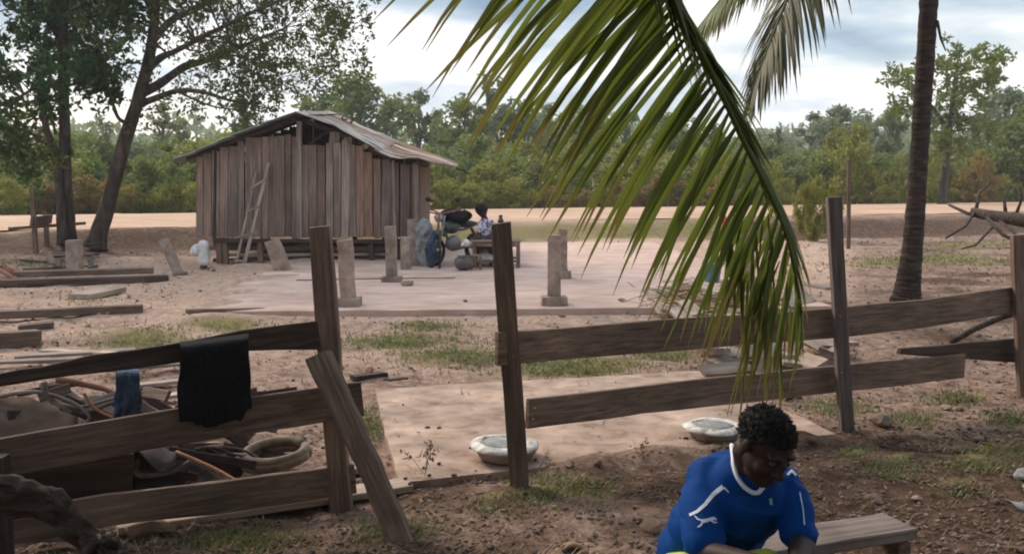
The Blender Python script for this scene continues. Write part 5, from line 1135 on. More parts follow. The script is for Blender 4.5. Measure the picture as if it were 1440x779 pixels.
LMK = [(-80, 'outside the left edge'), (0, 'at the left edge'), (45, 'behind the hitching rack'), (95, 'behind the upright trunk'), (125, 'between the two big trunks'), (165, 'behind the leaning trunk'), (205, 'right of the leaning trunk'), (250, 'under the left eave of the hut'), (300, 'behind the left end of the hut'), (360, 'behind the ladder side of the hut'), (425, 'behind the middle of the hut'), (490, 'behind the right half of the hut'), (560, 'behind the right end of the hut'), (622, 'just right of the hut'), (655, 'above the motorcycle'), (685, 'above the person at the table'),
       (720, 'above the middle gate post'), (752, 'right of the middle gate post'), (785, 'above the front pillar'), (830, 'right of the front pillar'), (870, 'behind the left leaflet tips of the frond'), (915, 'behind the leaflets left of the bucket'), (955, 'behind the frond just left of the bucket'), (1000, 'above the blue bucket'), (1045, 'above the pale pillar behind the frond'), (1090, 'behind the frond tip'), (1130, 'just right of the frond'), (1165, 'left of the right fence post'), (1205, 'right of the thin stake'), (1240, 'left of the palm trunk'), (1290, 'behind the palm trunk'), (1325, 'right of the palm trunk'), (1375, 'above the root end of the fallen log'), (1420, 'above the fallen log'), (1455, 'at the right edge'), (1520, 'outside the right edge')]
COLN = {'leaf_bright': 'yellow green', 'leaf_mid': 'mid green', 'leaf_rust': 'rusty brown', 'leaf_grey': 'grey green', 'leaf_dark': 'dark green'}
k = 0
for row, (e0, e1, t0, t1, stp) in enumerate(((1.2, 2.4, 250, 268, 38), (3.5, 6, 215, 240, 44), (8, 12, 190, 222, 50))):
    px = -90 + row * 17
    while px < 1540:
        r_ = rt.random()
        if row == 0: mt = 'leaf_rust' if r_ < .36 else 'leaf_bright'
        elif row == 1: mt = ('leaf_rust' if px > 1080 or 740 < px < 800 else 'leaf_mid') if r_ < .3 else 'leaf_bright' if r_ < .75 else 'leaf_mid'
        else: mt = 'leaf_mid' if r_ < .45 else 'leaf_grey' if r_ < .75 else 'leaf_bright'
        lm_ = min(LMK, key=lambda l: abs(l[0] - px))[1]
        if (row, mt, lm_) in special: lm_ += ', righthand one'
        special[(row, mt, lm_)] = 1
        bush(px, rt.uniform(e0, e1), rt.uniform(t0, t1), mt, rt.randrange(5), rt.uniform(.9, 1.3), (lambda s_: s_ if len(s_.split()) <= 16 else s_.replace(' the ', ' '))(f"{('low', 'middle', 'tall')[row]} {COLN[mt]} bush beyond the road, {lm_}")); k += 1
        px += stp * rt.uniform(.75, 1.2)
bush(1190, 1.5, 185, 'leaf_bright', 2, .75, 'broad yellow green shrub behind the top of the right fence post')
bush(1375, 1.2, 222, 'leaf_rust', 1, .8, 'largest rusty shrub right of the palm trunk beyond the road')
bush(1290, 1.2, 210, 'leaf_bright', 3, .8, 'tall olive shrub behind the palm trunk beyond the road')
bush(1430, 3, 175, 'leaf_mid', 0, .9, 'tall green shrub at the right edge above the fallen log')
# reddish saplings right of the frond, near side of the road
for i, (px, tp_) in enumerate([(1132, 262), (1150, 256), (1172, 266)]):
    put_tree('bush', i, px, 26, tp_, 'leaf_bright', ['yellow green sapling just right of the frond tip', 'yellow leaved sapling left of the right fence post', 'small yellow green sapling touching the right fence post'][i], .33, None, 'sapling', 'sapling')
# the far wood: one mass
rng = np.random.default_rng(5); C = []; Rr = []
for i in range(900):
    a = rng.uniform(-1.05, 1.05); d = rng.uniform(95, 125); x = math.tan(a * .78) * d; h = 6.6 + 3.2 * noise.noise(Vector((x * .06, 0, 3))) + 2.2 * noise.noise(Vector((x * .3, 0, 3)))
    C.append((x, d, rng.uniform(0.3, 1) * h)); Rr.append(rng.uniform(.9, 2.0))
v, f = leaves_np(C, Rr, 46, .85, aspect=.7); tag(link('far_wood', np_mesh('far_wood', v, f, M['leaf_hazed']), None), kind='stuff')

# ================================================================== PALMS
def leaflet_geo(p, d, L, w_, grav, tipdry, nseg=7, side=Vector((1, 0, 0)), curl=0.0, dryall=0.0):
    """folded strip; d start direction; returns verts, faces, dry"""
    d = d.normalized(); vs_ = []; fs_ = []; dr = []; q = Vector(p); step = L / nseg
    for i in range(nseg + 1):
        t = i / nseg; ww = w_ * (math.sin(min(1, t * 4 + .25) * math.pi / 2)) * (1 - t ** 2.2) ** .8 + .0007
        s = (side - d * side.dot(d)).normalized(); nn_ = d.cross(s)
        vs_ += [q - s * ww + nn_ * ww * .45, q, q + s * ww + nn_ * ww * .45]; k = min(1, max(0, (t - (1 - tipdry)) / max(.05, tipdry))) if tipdry > 0 else 0
        dr += [max(dryall, k)] * 3
        q = q + d * step; d = (d + Vector((0, 0, -1)) * grav * (.25 + t * 1.3) / nseg + side * curl * t / nseg).normalized()
    for i in range(nseg):
        a = i * 3; fs_ += [(a, a + 1, a + 4, a + 3), (a + 1, a + 2, a + 5, a + 4)]
    return vs_, fs_, dr
def crom(cs, n_):
    out = []
    for i in range(n_ + 1):
        t = i / n_ * (len(cs) - 1); k = min(int(t), len(cs) - 2); u = t - k
        p0, p1, p2, p3 = cs[max(k - 1, 0)], cs[k], cs[k + 1], cs[min(k + 2, len(cs) - 1)]
        out.append(0.5 * ((2 * p1) + (p2 - p0) * u + (2 * p0 - 5 * p1 + 4 * p2 - p3) * u * u + (3 * p1 - p0 - 3 * p2 + p3) * u ** 3))
    return out
rp_ = random.Random(77)
# near palm: trunk behind the camera on the left; one frond arches over and hangs into view
c0 = Vector((-1.3, -1.2, 3.7)); npalm = thing('coconut_palm', 'coconut palm whose big green frond hangs into the picture over the man', 'palm', (-1.3, -1.2, 0))
q = MB(); q.tube([(-1.3, -1.2, -.1), (-1.32, -1.25, 1.2), (-1.28, -1.2, 2.5), c0], [.2, .15, .14, .15], 16, wob=.05); q.build('trunk', M['palm_bark'], npalm, True)
RC = [c0, Vector((-1.1, -.2, 4.25)), Vector((-.7, 1.0, 4.4)), P(770, -640, 2.3), P(838, -400, 2.8), P(872, -235, 3.05), P(905, -100, 3.25), P(945, 0, 3.4), P(996, 95, 3.5), P(1046, 200, 3.58), P(1104, 325, 3.64), P(1127, 440, 3.68)]
rach = crom(RC, 110); nR = len(rach)
frd = MB(); frd.tube(rach, [lerp(.034, .005, (i / nR) ** .8) for i in range(nR)], 8)
fr_o = frd.build('frond', M['palm_leaf'], npalm, True)
def leaflet_obj(p, d, L, w_, grav, tipdry, side, dryall=0.0, curl=0.0):
    vs_, fs_, dr = leaflet_geo(p, d, L, w_, grav, tipdry, 8, side, curl, dryall)
    me = np_mesh('leaflet', [tuple(v) for v in vs_], fs_, M['palm_leaf'], True, dr); link('leaflet', me, None, fr_o)
def pxdir(dx, dy, dep): return Vector((dx, dep, -dy))
i0 = next(i for i, p in enumerate(rach) if p.y > 1.6)
Nl = 104; cnt = 0
def rad_at(t): return rach[min(nR - 1, int(t * (nR - 1)))], (rach[min(nR - 1, int(t * (nR - 1)) + 1)] - rach[max(0, int(t * (nR - 1)) - 1)]).normalized()
for k in range(Nl):
    t = lerp(.46, .995, (k + rp_.uniform(-.3, .3)) / Nl); p, tg = rad_at(t); px, py = to_px(p) if p.y > .3 else (0, -900)
    # picture-left side
    u = sstep(-250, 480, py)
    ang = lerp(-56, -41, sstep(-260, 0, py)); ang = lerp(ang, -31, sstep(0, 220, py)); ang = lerp(ang, -17, sstep(220, 340, py)); ang = lerp(ang, -3, sstep(330, 440, py))
    ang += rp_.gauss(0, 3.2)
    L = lerp(.88, .80, sstep(-200, 50, py)); L = lerp(L, .70, sstep(60, 220, py)); L = lerp(L, .46, sstep(220, 340, py)); L = lerp(L, .27, sstep(340, 440, py)); L *= rp_.uniform(.84, 1.1)
    a = R(ang); d = pxdir(math.sin(a), math.cos(a), rp_.uniform(-.22, .10))
    dry = rp_.uniform(.08, .34) + .25 * sstep(250, 430, py)
    if rp_.random() < .12: dry = .55
    if py > 330 and k % 2: continue
    leaflet_obj(p, d, L, rp_.uniform(.009, .0145) * lerp(1, .62, sstep(300, 400, py)), rp_.uniform(.35, 1.0), dry, Vector((.9, .35, .1)), 0, rp_.uniform(-.15, .15)); cnt += 1
    # picture-right side: they point away and droop
    q2 = to_px(p + tg * .05) if p.y > .3 else (px + 1, py + 1); ra = math.degrees(math.atan2(q2[0] - px, q2[1] - py))
    a = R(ra + lerp(rp_.uniform(6, 20), rp_.uniform(-3, 6), sstep(200, 330, py))); L2 = L * lerp(.66, .9, sstep(200, 400, py))
    d = pxdir(math.sin(a), math.cos(a), lerp(.55, .2, sstep(150, 400, py)))
    leaflet_obj(p, d, L2, rp_.uniform(.009, .014) * lerp(1, .62, sstep(300, 400, py)), rp_.uniform(.25, .8), rp_.uniform(.08, .35) + .2 * sstep(300, 430, py), Vector((.6, .8, 0)), 0, 0); cnt += 1
# the long thin brown ends hanging at the frond tip and below
for k in range(64):
    px = 1048 + 80 * rp_.random(); py = 400 + 60 * rp_.random(); p, tg = rad_at(rp_.uniform(.88, .995)); p = p + Vector((rp_.uniform(-.20, .02), 0, rp_.uniform(-.16, 0)))
    st = P(lerp(px, 1118, .6), lerp(py, 420, .4), 3.66 + rp_.uniform(-.05, .05))
    a = R(rp_.uniform(-22, 8)); leaflet_obj(p, pxdir(math.sin(a), math.cos(a), rp_.uniform(-.08, .08)), rp_.uniform(.20, .44), rp_.uniform(.0025, .007), rp_.uniform(.2, .6), .9, Vector((1, 0, 0)), .35 * rp_.random()); cnt += 1
print('near leaflets', cnt)
def simple_frond(root, c, az, el, L, droop, mat, nl=46, ll=.8, lw=.02, seed=0, name='frond', hang=.9, curve=None, keep=None, drymean=.2):
    """a whole frond as one part; curve overrides the rachis"""
    rr = random.Random(seed)
    if curve is None:
        d = Vector((math.sin(az) * math.cos(el), math.cos(az) * math.cos(el), math.sin(el))); pts = [Vector(c)]; n_ = 24
        for i in range(n_): pts.append(pts[-1] + d * (L / n_)); d = (d + Vector((0, 0, -1)) * droop * (.4 + i / n_) / n_).normalized()
    else: pts = crom(curve, 30)
    if keep is not None and not keep(pts): return None
    q = MB(); q.tube(pts, [lerp(.035, .006, i / (len(pts) - 1)) for i in range(len(pts))], 6); v = [Vector(x) for x in q.v]; f = list(q.f); dr = [0.0] * len(v)
    for k in range(nl):
        t = lerp(.16, .99, (k + rr.uniform(-.3, .3)) / nl); i = min(len(pts) - 2, int(t * (len(pts) - 1))); p = pts[i].lerp(pts[i + 1], t * (len(pts) - 1) - i); tg = (pts[i + 1] - pts[i]).normalized()
        sd_v = tg.cross(Vector((0, 0, 1))); sd_v = sd_v.normalized() if sd_v.length > .05 else Vector((1, 0, 0))
        for s in (-1, 1):
            d = tg * .75 + sd_v * s * .75 + Vector((0, 0, -.35)) + Vector([rr.gauss(0, .08) for _ in range(3)])
            ln = ll * (math.sin(math.pi * min(1, t * .8 + .18)) * .75 + .3) * rr.uniform(.85, 1.1)
            a, b, c_ = leaflet_geo(p, d, ln, lw * rr.uniform(.7, 1.1), hang * rr.uniform(.8, 1.7), drymean * rr.uniform(.3, 1.6), 5, tg, 0, 0)
            o_ = len(v); v += a; f += [tuple(x + o_ for x in ff) for ff in b]; dr += c_
    quads = [x for x in f if len(x) == 4]
    me = np_mesh(name, [tuple(x) for x in v], quads, M[mat], True, dr); return link(name, me, None, root)
# the rest of the near palm's crown, above and behind
def hid(pts): return all(p.z > 1.75 + .215 * max(p.y, 0) + .9 or p.y < .2 for p in pts)
for k in range(13):
    az = k * 2.399; el = R(rp_.uniform(15, 70)); simple_frond(npalm, c0, az, el, 4.2, 1.3, 'palm_leaf', 42, .85, .022, 300 + k, keep=hid)
# far palm on the right: leaning ringed trunk, crown above the frame
pb = G(1276, 426, 0); Yp = pb.y
rpalm = thing('coconut_palm', 'coconut palm with a dark leaning trunk on the right, its crown above the picture', 'palm', pb)
tp_pts = [P(1273, 430, Yp), P(1276, 405, Yp), P(1283, 350, Yp), P(1290, 260, Yp), P(1297, 150, Yp), P(1304, 40, Yp), P(1308, -60, Yp), P(1310, -190, Yp)]
tr_w = [24, 18, 14, 12.5, 12.2, 12.2, 12.2, 12]; tpt = crom(tp_pts, 150); rad = []
for i in range(151):
    u = i / 150 * 7; k = min(6, int(u)); r_ = lerp(tr_w[k], tr_w[k + 1], u - k) / F * Yp; rad.append(r_ * (1 + .016 * (1 if i % 3 == 0 else -.4) + .06 * noise.noise(Vector((i * .3, 0, 0)))))
q = MB(); q.tube(tpt, rad, 22, wob=.06); q.build('trunk', M['palm_bark'], rpalm, False)
cp = tpt[-1]
q = MB(); q.tube([P(1318, 30, Yp - .1), P(1323, 55, Yp - .2), P(1330, 72, Yp - .2)], [.02, .015, .008], 6); q.build('frond_stub', M['palm_bark'], rpalm, True)
simple_frond(rpalm, cp, 0, 0, 4, 1, 'palm_dry', 110, 1.25, .026, 500, 'dry_frond', .9, [cp, P(1260, -260, Yp - .3), P(1180, -160, Yp - .6), P(1120, -30, Yp - .9), P(1082, 62, Yp - 1.0), P(1058, 130, Yp - 1.0)], drymean=.6)
simple_frond(rpalm, cp, 0, 0, 4, 1, 'palm_leaf', 90, 1.2, .026, 501, 'frond', 1.3, [cp, P(1240, -230, Yp + .2), P(1160, -150, Yp + .4), P(1090, -80, Yp + .5), P(1030, -20, Yp + .5), P(985, 35, Yp + .5)], drymean=.3)
simple_frond(rpalm, cp, 0, 0, 4, 1, 'palm_leaf', 56, 1.1, .016, 502, 'frond', 1.3, [cp, P(1250, -290, Yp - .8), P(1200, -230, Yp - 1.4), P(1175, -160, Yp - 1.8), P(1165, -95, Yp - 2.0)], drymean=.4)
for k in range(12):
    az = k * 2.399 + .4; dz = Vector((math.sin(az), math.cos(az), 0)); el = R(rp_.uniform(20, 65))
    def hid2(pts): return all(p.z > 1.75 + .20 * max(p.y, 0) + .8 for p in pts)
    simple_frond(rpalm, cp, az, el, 3.9, 1.0, 'palm_leaf', 40, .9, .022, 600 + k, keep=hid2)
# mango tree added out of view behind the camera to shade the near ground
mg = thing('added_shade_tree', 'dense mango tree added unseen behind the viewpoint to shade the near fence and the man', 'tree', (2.6, -2.2, 0))
q = MB(); q.tube([(2.6, -2.2, -.1), (2.6, -2.1, 1.2), (2.5, -1.9, 2.6), (2.3, -1.0, 4.2)], [.34, .26, .22, .12], 14, wob=.15); q.build('trunk', M['bark'], mg, True)
q = MB(); 
for e in ((-2, 2.2, 4.6), (0, 4, 5), (4, 3.4, 5), (5.5, 0, 4.8), (1, 1, 5.4), (-1, -1, 4.6)): q.tube([(2.5, -1.9, 2.7), (lerp(2.5, e[0], .5), lerp(-1.9, e[1], .5), lerp(3, e[2], .7)), e], [.12, .08, .03], 8)
q.build('limbs', M['bark'], mg, True)
rng = np.random.default_rng(9); C = []; Rr = []
while len(C) < 560:
    p = rng.uniform([-6.5, -7.5, 1.6], [10.5, 6.9, 6.4])
    e = ((p[0] - 2.0) / 8.2) ** 2 + ((p[1] + .1) / 7.0) ** 2
    if p[1] > -2.5 and p[2] < 3.2: continue
    if e < 1 and p[2] > 2.75 + .22 * max(p[1], 0) + .25 and p[2] < 6.4 - 1.3 * e: C.append(p); Rr.append(rng.uniform(.35, .6))
leaf_obj('crown', C, Rr, 60, .24, M['leaf_dark'], mg, aspect=.35)

# plank house added behind the viewpoint, out of view, to block sky light
hh = thing('sky_block_house', 'large dark plank house added unseen behind the viewpoint to block sky light', 'house', (0, -8, 0))
for i in range(46): board('plank', [Vector((-6.9 + i * .3, -7.2, .9)), Vector((-6.9 + i * .3, -7.2, 4.4))], .285, .025, (0, -1, 0), M['dark_wood'], hh, 900 + i, sub=2)
for sx in (-6.9, 6.7): board('side_wall', [Vector((sx, -9.5, .9)), Vector((sx, -9.5, 4.4))], 4.6, .03, (1, 0, 0), M['dark_wood'], hh, 950 + int(sx), sub=2)
board('roof', [Vector((-7.6, -8.2, 5.25)), Vector((7.4, -8.2, 5.25))], 4.4, .03, (0, .42, 1), M['tin'], hh, 960, sub=4)
board('floor', [Vector((-6.9, -9.5, .9)), Vector((6.7, -9.5, .9))], 4.6, .05, (0, 0, 1), M['dark_wood'], hh, 961, sub=4)
for i in range(5): board('stilt', [Vector((-6.6 + i * 3.2, -7.4, -.05)), Vector((-6.6 + i * 3.2, -7.4, .87))], .2, .2, (0, -1, 0), M['dark_wood'], hh, 970 + i, sub=2)
# ================================================================== PEOPLE
def blob(name, parts, voxel, mat, parent, smooth=4, post=None, disp=None, sfac=.5):
    """one continuous surface grown from overlapping ellipsoids and tapered limbs"""
    q = MB()
    for pt in parts:
        if pt[0] == 'e': q.add(*ell(pt[1], pt[2], pt[3] if len(pt) > 3 else None, 3))
        else:   # limb: chain of (point, radius)
            ch = pt[1]
            for (a, ra), (b, rb) in zip(ch, ch[1:]):
                a, b = Vector(a), Vector(b); n_ = max(3, int((b - a).length / (min(ra, rb) * .35)))
                for k in range(n_ + 1):
                    t = k / n_; r_ = lerp(ra, rb, t); q.add(*ell(lerp(a, b, t), (r_, r_, r_), None, 2))
    me = q.mesh(name); o = bpy.data.objects.new(name, me); col.objects.link(o)
    m1 = o.modifiers.new('r', 'REMESH'); m1.mode = 'VOXEL'; m1.voxel_size = voxel; m1.adaptivity = 0
    m2 = o.modifiers.new('s', 'SMOOTH'); m2.iterations = smooth; m2.factor = sfac
    dg = bpy.context.evaluated_depsgraph_get(); me2 = bpy.data.meshes.new_from_object(o.evaluated_get(dg)); bpy.data.objects.remove(o)
    if post:
        for v in me2.vertices: v.co = post(v.co.copy())
    me2.name = name; me2.materials.clear()
    return link(name, me2, M[mat], parent, True)
man_base = Vector((P(985, 779, 3.3).x, 3.3, 0))
man = thing('person', 'man in a blue football jersey with white trim, hunched forward by the low bench', 'person', man_base)
man.name = 'person'
hipR, hipL = P(955, 830, 3.33), P(1025, 835, 3.40)
hipc = (hipR + hipL) / 2
chest = P(1026, 712, 3.12); upch = P(1046, 672, 3.05); neck0 = P(1058, 655, 3.00); headc = P(1076, 626, 2.93)
waist = P(990, 775, 3.26)
shR = P(990, 672, 3.10); shL = P(1106, 684, 3.10)
elR = P(985, 778, 2.93); wrR = P(1070, 792, 2.72); elL = P(1128, 765, 2.95); wrL = P(1122, 800, 2.74)
# head frame
hf = Vector((.40, -.74, -.54)).normalized(); hs = hf.cross(Vector((0, 0, 1))).normalized(); hu = hs.cross(hf)
# roll the head slightly
roll = Matrix.Rotation(R(-6), 3, hf); hs = roll @ hs; hu = roll @ hu
HM = Matrix((hs, hf, hu)).transposed()     # x: picture-right... his left is -x after facing us
def hp(x, y, z): return headc + HM @ Vector((x, y, z))
def he(c, r): return ('e', hp(*c), r, HM)
head = [he((0, -.012, .028), (.074, .092, .080)), he((0, .022, -.030), (.060, .066, .072)), he((0, .050, -.088), (.034, .034, .024)), he((0, .030, -.080), (.050, .045, .028)),
        he((0, .080, -.008), (.013, .022, .030)), he((0, .100, -.030), (.014, .016, .014)), he((.013, .090, -.036), (.010, .012, .009)), he((-.013, .090, -.036), (.010, .012, .009)),
        he((.030, .070, .022), (.028, .018, .009)), he((-.030, .070, .022), (.028, .018, .009)), he((.040, .056, -.030), (.024, .022, .022)), he((-.040, .056, -.030), (.024, .022, .022)),
        he((0, .080, -.060), (.024, .014, .008)), he((0, .078, -.073), (.021, .014, .008)), he((.078, -.006, -.008), (.008, .018, .030)), he((-.078, -.006, -.008), (.008, .018, .030)), he((.080, -.004, -.030), (.007, .010, .011)), he((-.080, -.004, -.030), (.007, .010, .011))]
def finger_chain(base, d, up, L, r, curl):
    ch = [(base, r)]; p = base; dd = d.normalized()
    for k, fr in enumerate((.45, .32, .23)):
        p = p + dd * L * fr; ch.append((p, r * (1 - .14 * (k + 1)))); dd = (dd - up * curl).normalized()
    return ('l', ch)
def hand(wr, d, palm_n, side, s=1.0):
    """wr wrist, d pointing direction, palm_n back-of-hand normal, side towards the thumb"""
    d = d.normalized(); up = (palm_n - d * palm_n.dot(d)).normalized(); sd_ = (side - d * side.dot(d) - up * side.dot(up)).normalized()
    MM = Matrix((sd_, d, up)).transposed(); out = [('e', wr + d * .048, (.038, .052, .015), MM), ('l', [(wr, .026), (wr + d * .03, .024)])]
    for k, (o_, L) in enumerate(((.027, .072), (.009, .080), (-.009, .074), (-.026, .058))):
        out.append(finger_chain(wr + d * .088 + sd_ * o_, d + sd_ * o_ * 2.2, up, L, .0088, .34 + .06 * k))
    out.append(finger_chain(wr + d * .03 + sd_ * .030, d * .7 + sd_ * .75, up, .066, .0105, .22))
    return out
knR, knL = P(958, 812, 2.90), P(1076, 806, 2.93); ftR = Vector((P(962, 806, 2.9).x - .02, 3.02, .07)); ftL = Vector((P(1072, 790, 2.95).x + .02, 3.02, .07))
body = head + [('l', [(headc + HM @ Vector((0, -.03, -.06)), .056), (neck0, .056), (upch, .068)]),
    ('l', [(upch, .070), (chest, .10), (waist, .115), (hipc, .13)]), ('l', [(shR + Vector((.03, 0, -.02)), .034), (upch, .050), (shL + Vector((-.03, 0, -.02)), .034)]),
    ('l', [(lerp(shR, elR, .12), .040), (lerp(shR, elR, .45), .048), (elR, .040), (lerp(elR, wrR, .3), .041), (wrR, .026)]), ('l', [(lerp(shL, elL, .12), .040), (lerp(shL, elL, .45), .046), (elL, .040), (lerp(elL, wrL, .3), .041), (wrL, .026)]),
    ('l', [(hipR, .09), (lerp(hipR, knR, .5), .078), (knR, .055), (lerp(knR, ftR, .35), .055), (ftR + Vector((0, 0, .02)), .034)]), ('l', [(hipL, .09), (lerp(hipL, knL, .5), .078), (knL, .055), (lerp(knL, ftL, .35), .055), (ftL + Vector((0, 0, .02)), .034)]),
    ('l', [(ftR + Vector((0, .03, -.03)), .034), (ftR + Vector((.0, -.12, -.04)), .030), (ftR + Vector((.01, -.19, -.05)), .022)]), ('l', [(ftL + Vector((0, .03, -.03)), .034), (ftL + Vector((.0, -.12, -.04)), .030), (ftL + Vector((.01, -.19, -.05)), .022)])]
body += hand(wrR, Vector((.75, -.45, -.35)), Vector((0, 0, 1)), Vector((0, -1, .2))) + hand(wrL, Vector((-.25, -.7, -.5)), Vector((.2, -.3, 1)), Vector((-1, 0, 0)))
bo = blob('body', body, .0058, 'skin', man, 3)
for s in (-1, 1):
    q = MB(); q.add(*ell(hp(s * .031, .074, .002), (.012, .010, .007), HM, 2)); q.build('eye', M['eye'], man, True)
    q = MB(); q.add(*ell(hp(s * .031, .083, .001), (.0055, .003, .0055), HM, 2)); q.build('iris', M['hair'], man, True)
    q = MB(); q.tube([hp(s * .014, .083, .020), hp(s * .03, .084, .026), hp(s * .046, .070, .022)], [.003, .004, .002], 6); q.build('eyebrow', M['hair'], man, True)
# hair: a cap of short curls
rh = random.Random(4); hv = []
capc = Vector((0, -.014, .034))
v_, f_ = ell((0, 0, 0), (1, 1, 1), None, 5)
q = MB(); V2 = []
for v in v_:
    a = Vector((v.x * .073, v.y * .093, v.z * .074)) + capc
    hairline = .045 if v.y > .45 else (-.02 if v.y > 0 else -.060)
    hairline = lerp(-.055, .052, sstep(-.35, .75, v.y))
    if a.z < hairline: a = Vector((v.x * .068, v.y * .080 if v.y > 0 else v.y * .095, v.z * .07)) + capc + Vector((0, 0, .006))
    else: a += v.normalized() * (.011 * noise.noise(v * 6) + .007 * noise.noise(v * 17) + .002)
    V2.append(headc + HM @ a)
q.add(V2, f_)
ho = q.build('hair', M['hair'], man, True)
q = MB()
for k in range(2600):
    v = Vector([rh.gauss(0, 1) for _ in range(3)]).normalized()
    a = Vector((v.x * .074, v.y * .094, v.z * .075)) + capc
    if a.z < lerp(-.05, .058, sstep(-.35, .75, v.y)) + .004: continue
    a += v * (.011 * noise.noise(v * 6) + .002); p0 = headc + HM @ a; n0 = HM @ v; t0 = n0.orthogonal().normalized(); t0 = Matrix.Rotation(rh.random() * 6.28, 3, n0) @ t0; b0 = n0.cross(t0)
    L = rh.uniform(.004, .011); c1 = p0 + n0 * L * .7 + t0 * L * .5; c2 = p0 + n0 * L * .7 + t0 * L * 1.2; w0 = b0 * .0013
    q.add([p0 - w0, p0 + w0, c1 + w0, c1 - w0, c2], [(0, 1, 2, 3), (3, 2, 4)])
q.build('curls', M['hair'], ho)
q = MB(); v2 = []
# jersey: body and two short sleeves, a little larger than the body, hem below the waist
slR = lerp(shR, elR, .86); slL = lerp(shL, elL, .80)
up3 = (neck0 - chest).normalized(); sdx = (shL - shR).normalized(); frw = sdx.cross(up3).normalized()
TM = Matrix((sdx, frw, up3)).transposed()
def te(c, r): return ('e', c, r, TM)
hem = P(950, 800, 3.33)
sh_parts = [te(lerp(shR, shL, .5) + Vector((0, .03, -.005)), (.172, .112, .085)), te(chest, (.168, .135, .12)), te(lerp(upch, neck0, .15), (.10, .085, .075)), te(lerp(upch, chest, .4), (.15, .125, .10)), te(lerp(chest, waist, .5), (.162, .132, .13)), te(waist, (.160, .14, .12)), te(lerp(waist, hipc, .5), (.168, .15, .12)), te(hipc + Vector((-.01, .02, .05)), (.18, .155, .10)),
    ('l', [(shR + Vector((.015, .01, -.002)), .072), (lerp(shR, slR, .5), .069), (slR, .068)]), ('l', [(shL + Vector((-.015, .01, -.002)), .070), (lerp(shL, slL, .5), .061), (slL, .059)]),
    ]
def wrinkle(c):
    n_ = noise.noise(Vector((c.x * 6 + c.z * 9, c.y * 7, c.z * 5))) * .014 + noise.noise(Vector((c.x * 16 - c.z * 12, c.y * 12, c.z * 14 + 3))) * .009 + (1 - abs(noise.noise(Vector((c.x * 5 + c.z * 12, c.y * 6, c.z * 4 + 9))))) ** 6 * .010
    return c + Vector((n_ * .6, -n_, n_ * .2))
jr = blob('jersey', sh_parts, .008, 'shirt', man, 4, wrinkle)
me = jr.data
bvh = BVHTree.FromPolygons([v.co.copy() for v in me.vertices], [tuple(p.vertices) for p in me.polygons])
def decal(name, strokes, mat, parent, lift=.0025):
    """flat print laid on the cloth: strokes are (polyline in picture, width in px)"""
    q = MB()
    for pl, wd in strokes:
        pts = []
        for (a, b), (c, d) in zip(pl, pl[1:]):
            n_ = max(2, int(math.hypot(c - a, d - b) / 2.5))
            for k in range(n_): pts.append((lerp(a, c, k / n_), lerp(b, d, k / n_)))
        pts.append(pl[-1]); rows = []
        for i, (x, y) in enumerate(pts):
            ax, ay = pts[max(i - 1, 0)]; bx, by = pts[min(i + 1, len(pts) - 1)]; l = math.hypot(bx - ax, by - ay) + 1e-6; nx_, ny_ = -(by - ay) / l, (bx - ax) / l; row = []
            wl = wd[0] + (wd[1] - wd[0]) * i / (len(pts) - 1) if isinstance(wd, tuple) else wd
            for s in (-.5, -.17, .17, .5):
                h, nr, _, _ = bvh.ray_cast(O, ray(x + nx_ * s * wl, y + ny_ * s * wl).normalized())
                if h is None: row = None; break
                if nr.dot(h - O) > 0: nr = -nr
                row.append(h + nr * lift)
            rows.append(row)
        for r0, r1 in zip(rows, rows[1:]):
            if r0 is None or r1 is None or (r0[0] - r1[0]).length > .05: continue
            q.add(r0 + r1, [(0, 1, 5, 4), (1, 2, 6, 5), (2, 3, 7, 6)])
    if q.v: return q.build(name, M[mat], parent, True)
decal('sleeve_stripe', [([(970, 724), (981, 719), (992, 709), (1003, 695), (1017, 684)], (4, 6.5)), ([(1018, 685), (1025, 692)], (3, 1.2))], 'trim', jr)
decal('cat_emblem', [([(977, 725), (982, 730), (988, 731.5)], (1.2, 2.2)), ([(986, 733), (994, 731.5), (1001, 729), (1005, 728.5)], (5.5, 4)), ([(1003, 729), (1007, 730.5)], (3.5, 2)), ([(989, 733), (985, 739), (981, 741)], (3.2, 1.4)), ([(999, 731), (1004, 734.5), (1008, 734)], (2.6, 1.2))], 'trim', jr)
decal('shoulder_stripe', [([(1107, 668), (1113, 662), (1119, 668)], 3.5)], 'trim', jr)
decal('side_piping', [([(1124, 692), (1129, 715), (1131, 738)], 1.3)], 'trim', jr)
decal('badge', [([(1083, 700), (1084, 709)], 4)], 'badge', jr)
# collar: white band lying on the jersey round the neck
cps = [(1031, 642), (1032, 655), (1037, 670), (1045, 682), (1056, 691), (1066, 692), (1073, 684)]
pts = []
for a, b in cps:
    h, nr, _, _ = bvh.ray_cast(O, ray(a, b).normalized()); pts.append(h + (O - h).normalized() * .004 if h else P(a, b, 3.02))
pts = [pts[0] + Vector((.015, .09, .012))] + pts
q = MB(); q.tube(crom(pts, 30), .0075, 8); q.build('collar', M['trim'], jr, True)
# shorts
so = blob('shorts', [('l', [(hipR + Vector((0, .02, .0)), .125), (lerp(hipR, knR, .55), .105), (lerp(hipR, knR, .97), .082)]), ('l', [(hipL + Vector((0, .02, 0)), .125), (lerp(hipL, knL, .55), .105), (lerp(hipL, knL, .97), .082)]), ('e', hipc, (.17, .14, .10))], .009, 'shorts', man, 3, wrinkle)
# the little stool he sits on
st_ = thing('stump_seat', 'short log seat under the man in the blue jersey', 'seat', (hipc.x, hipc.y + .03, 0)); q = MB(); q.lathe((hipc.x, hipc.y + .05, 0), [(.13, -.03), (.135, .05), (.13, max(.1, hipc.z - .11)), (.10, max(.11, hipc.z - .10))], 18, .1); q.build('log', M['bark'], st_, True)

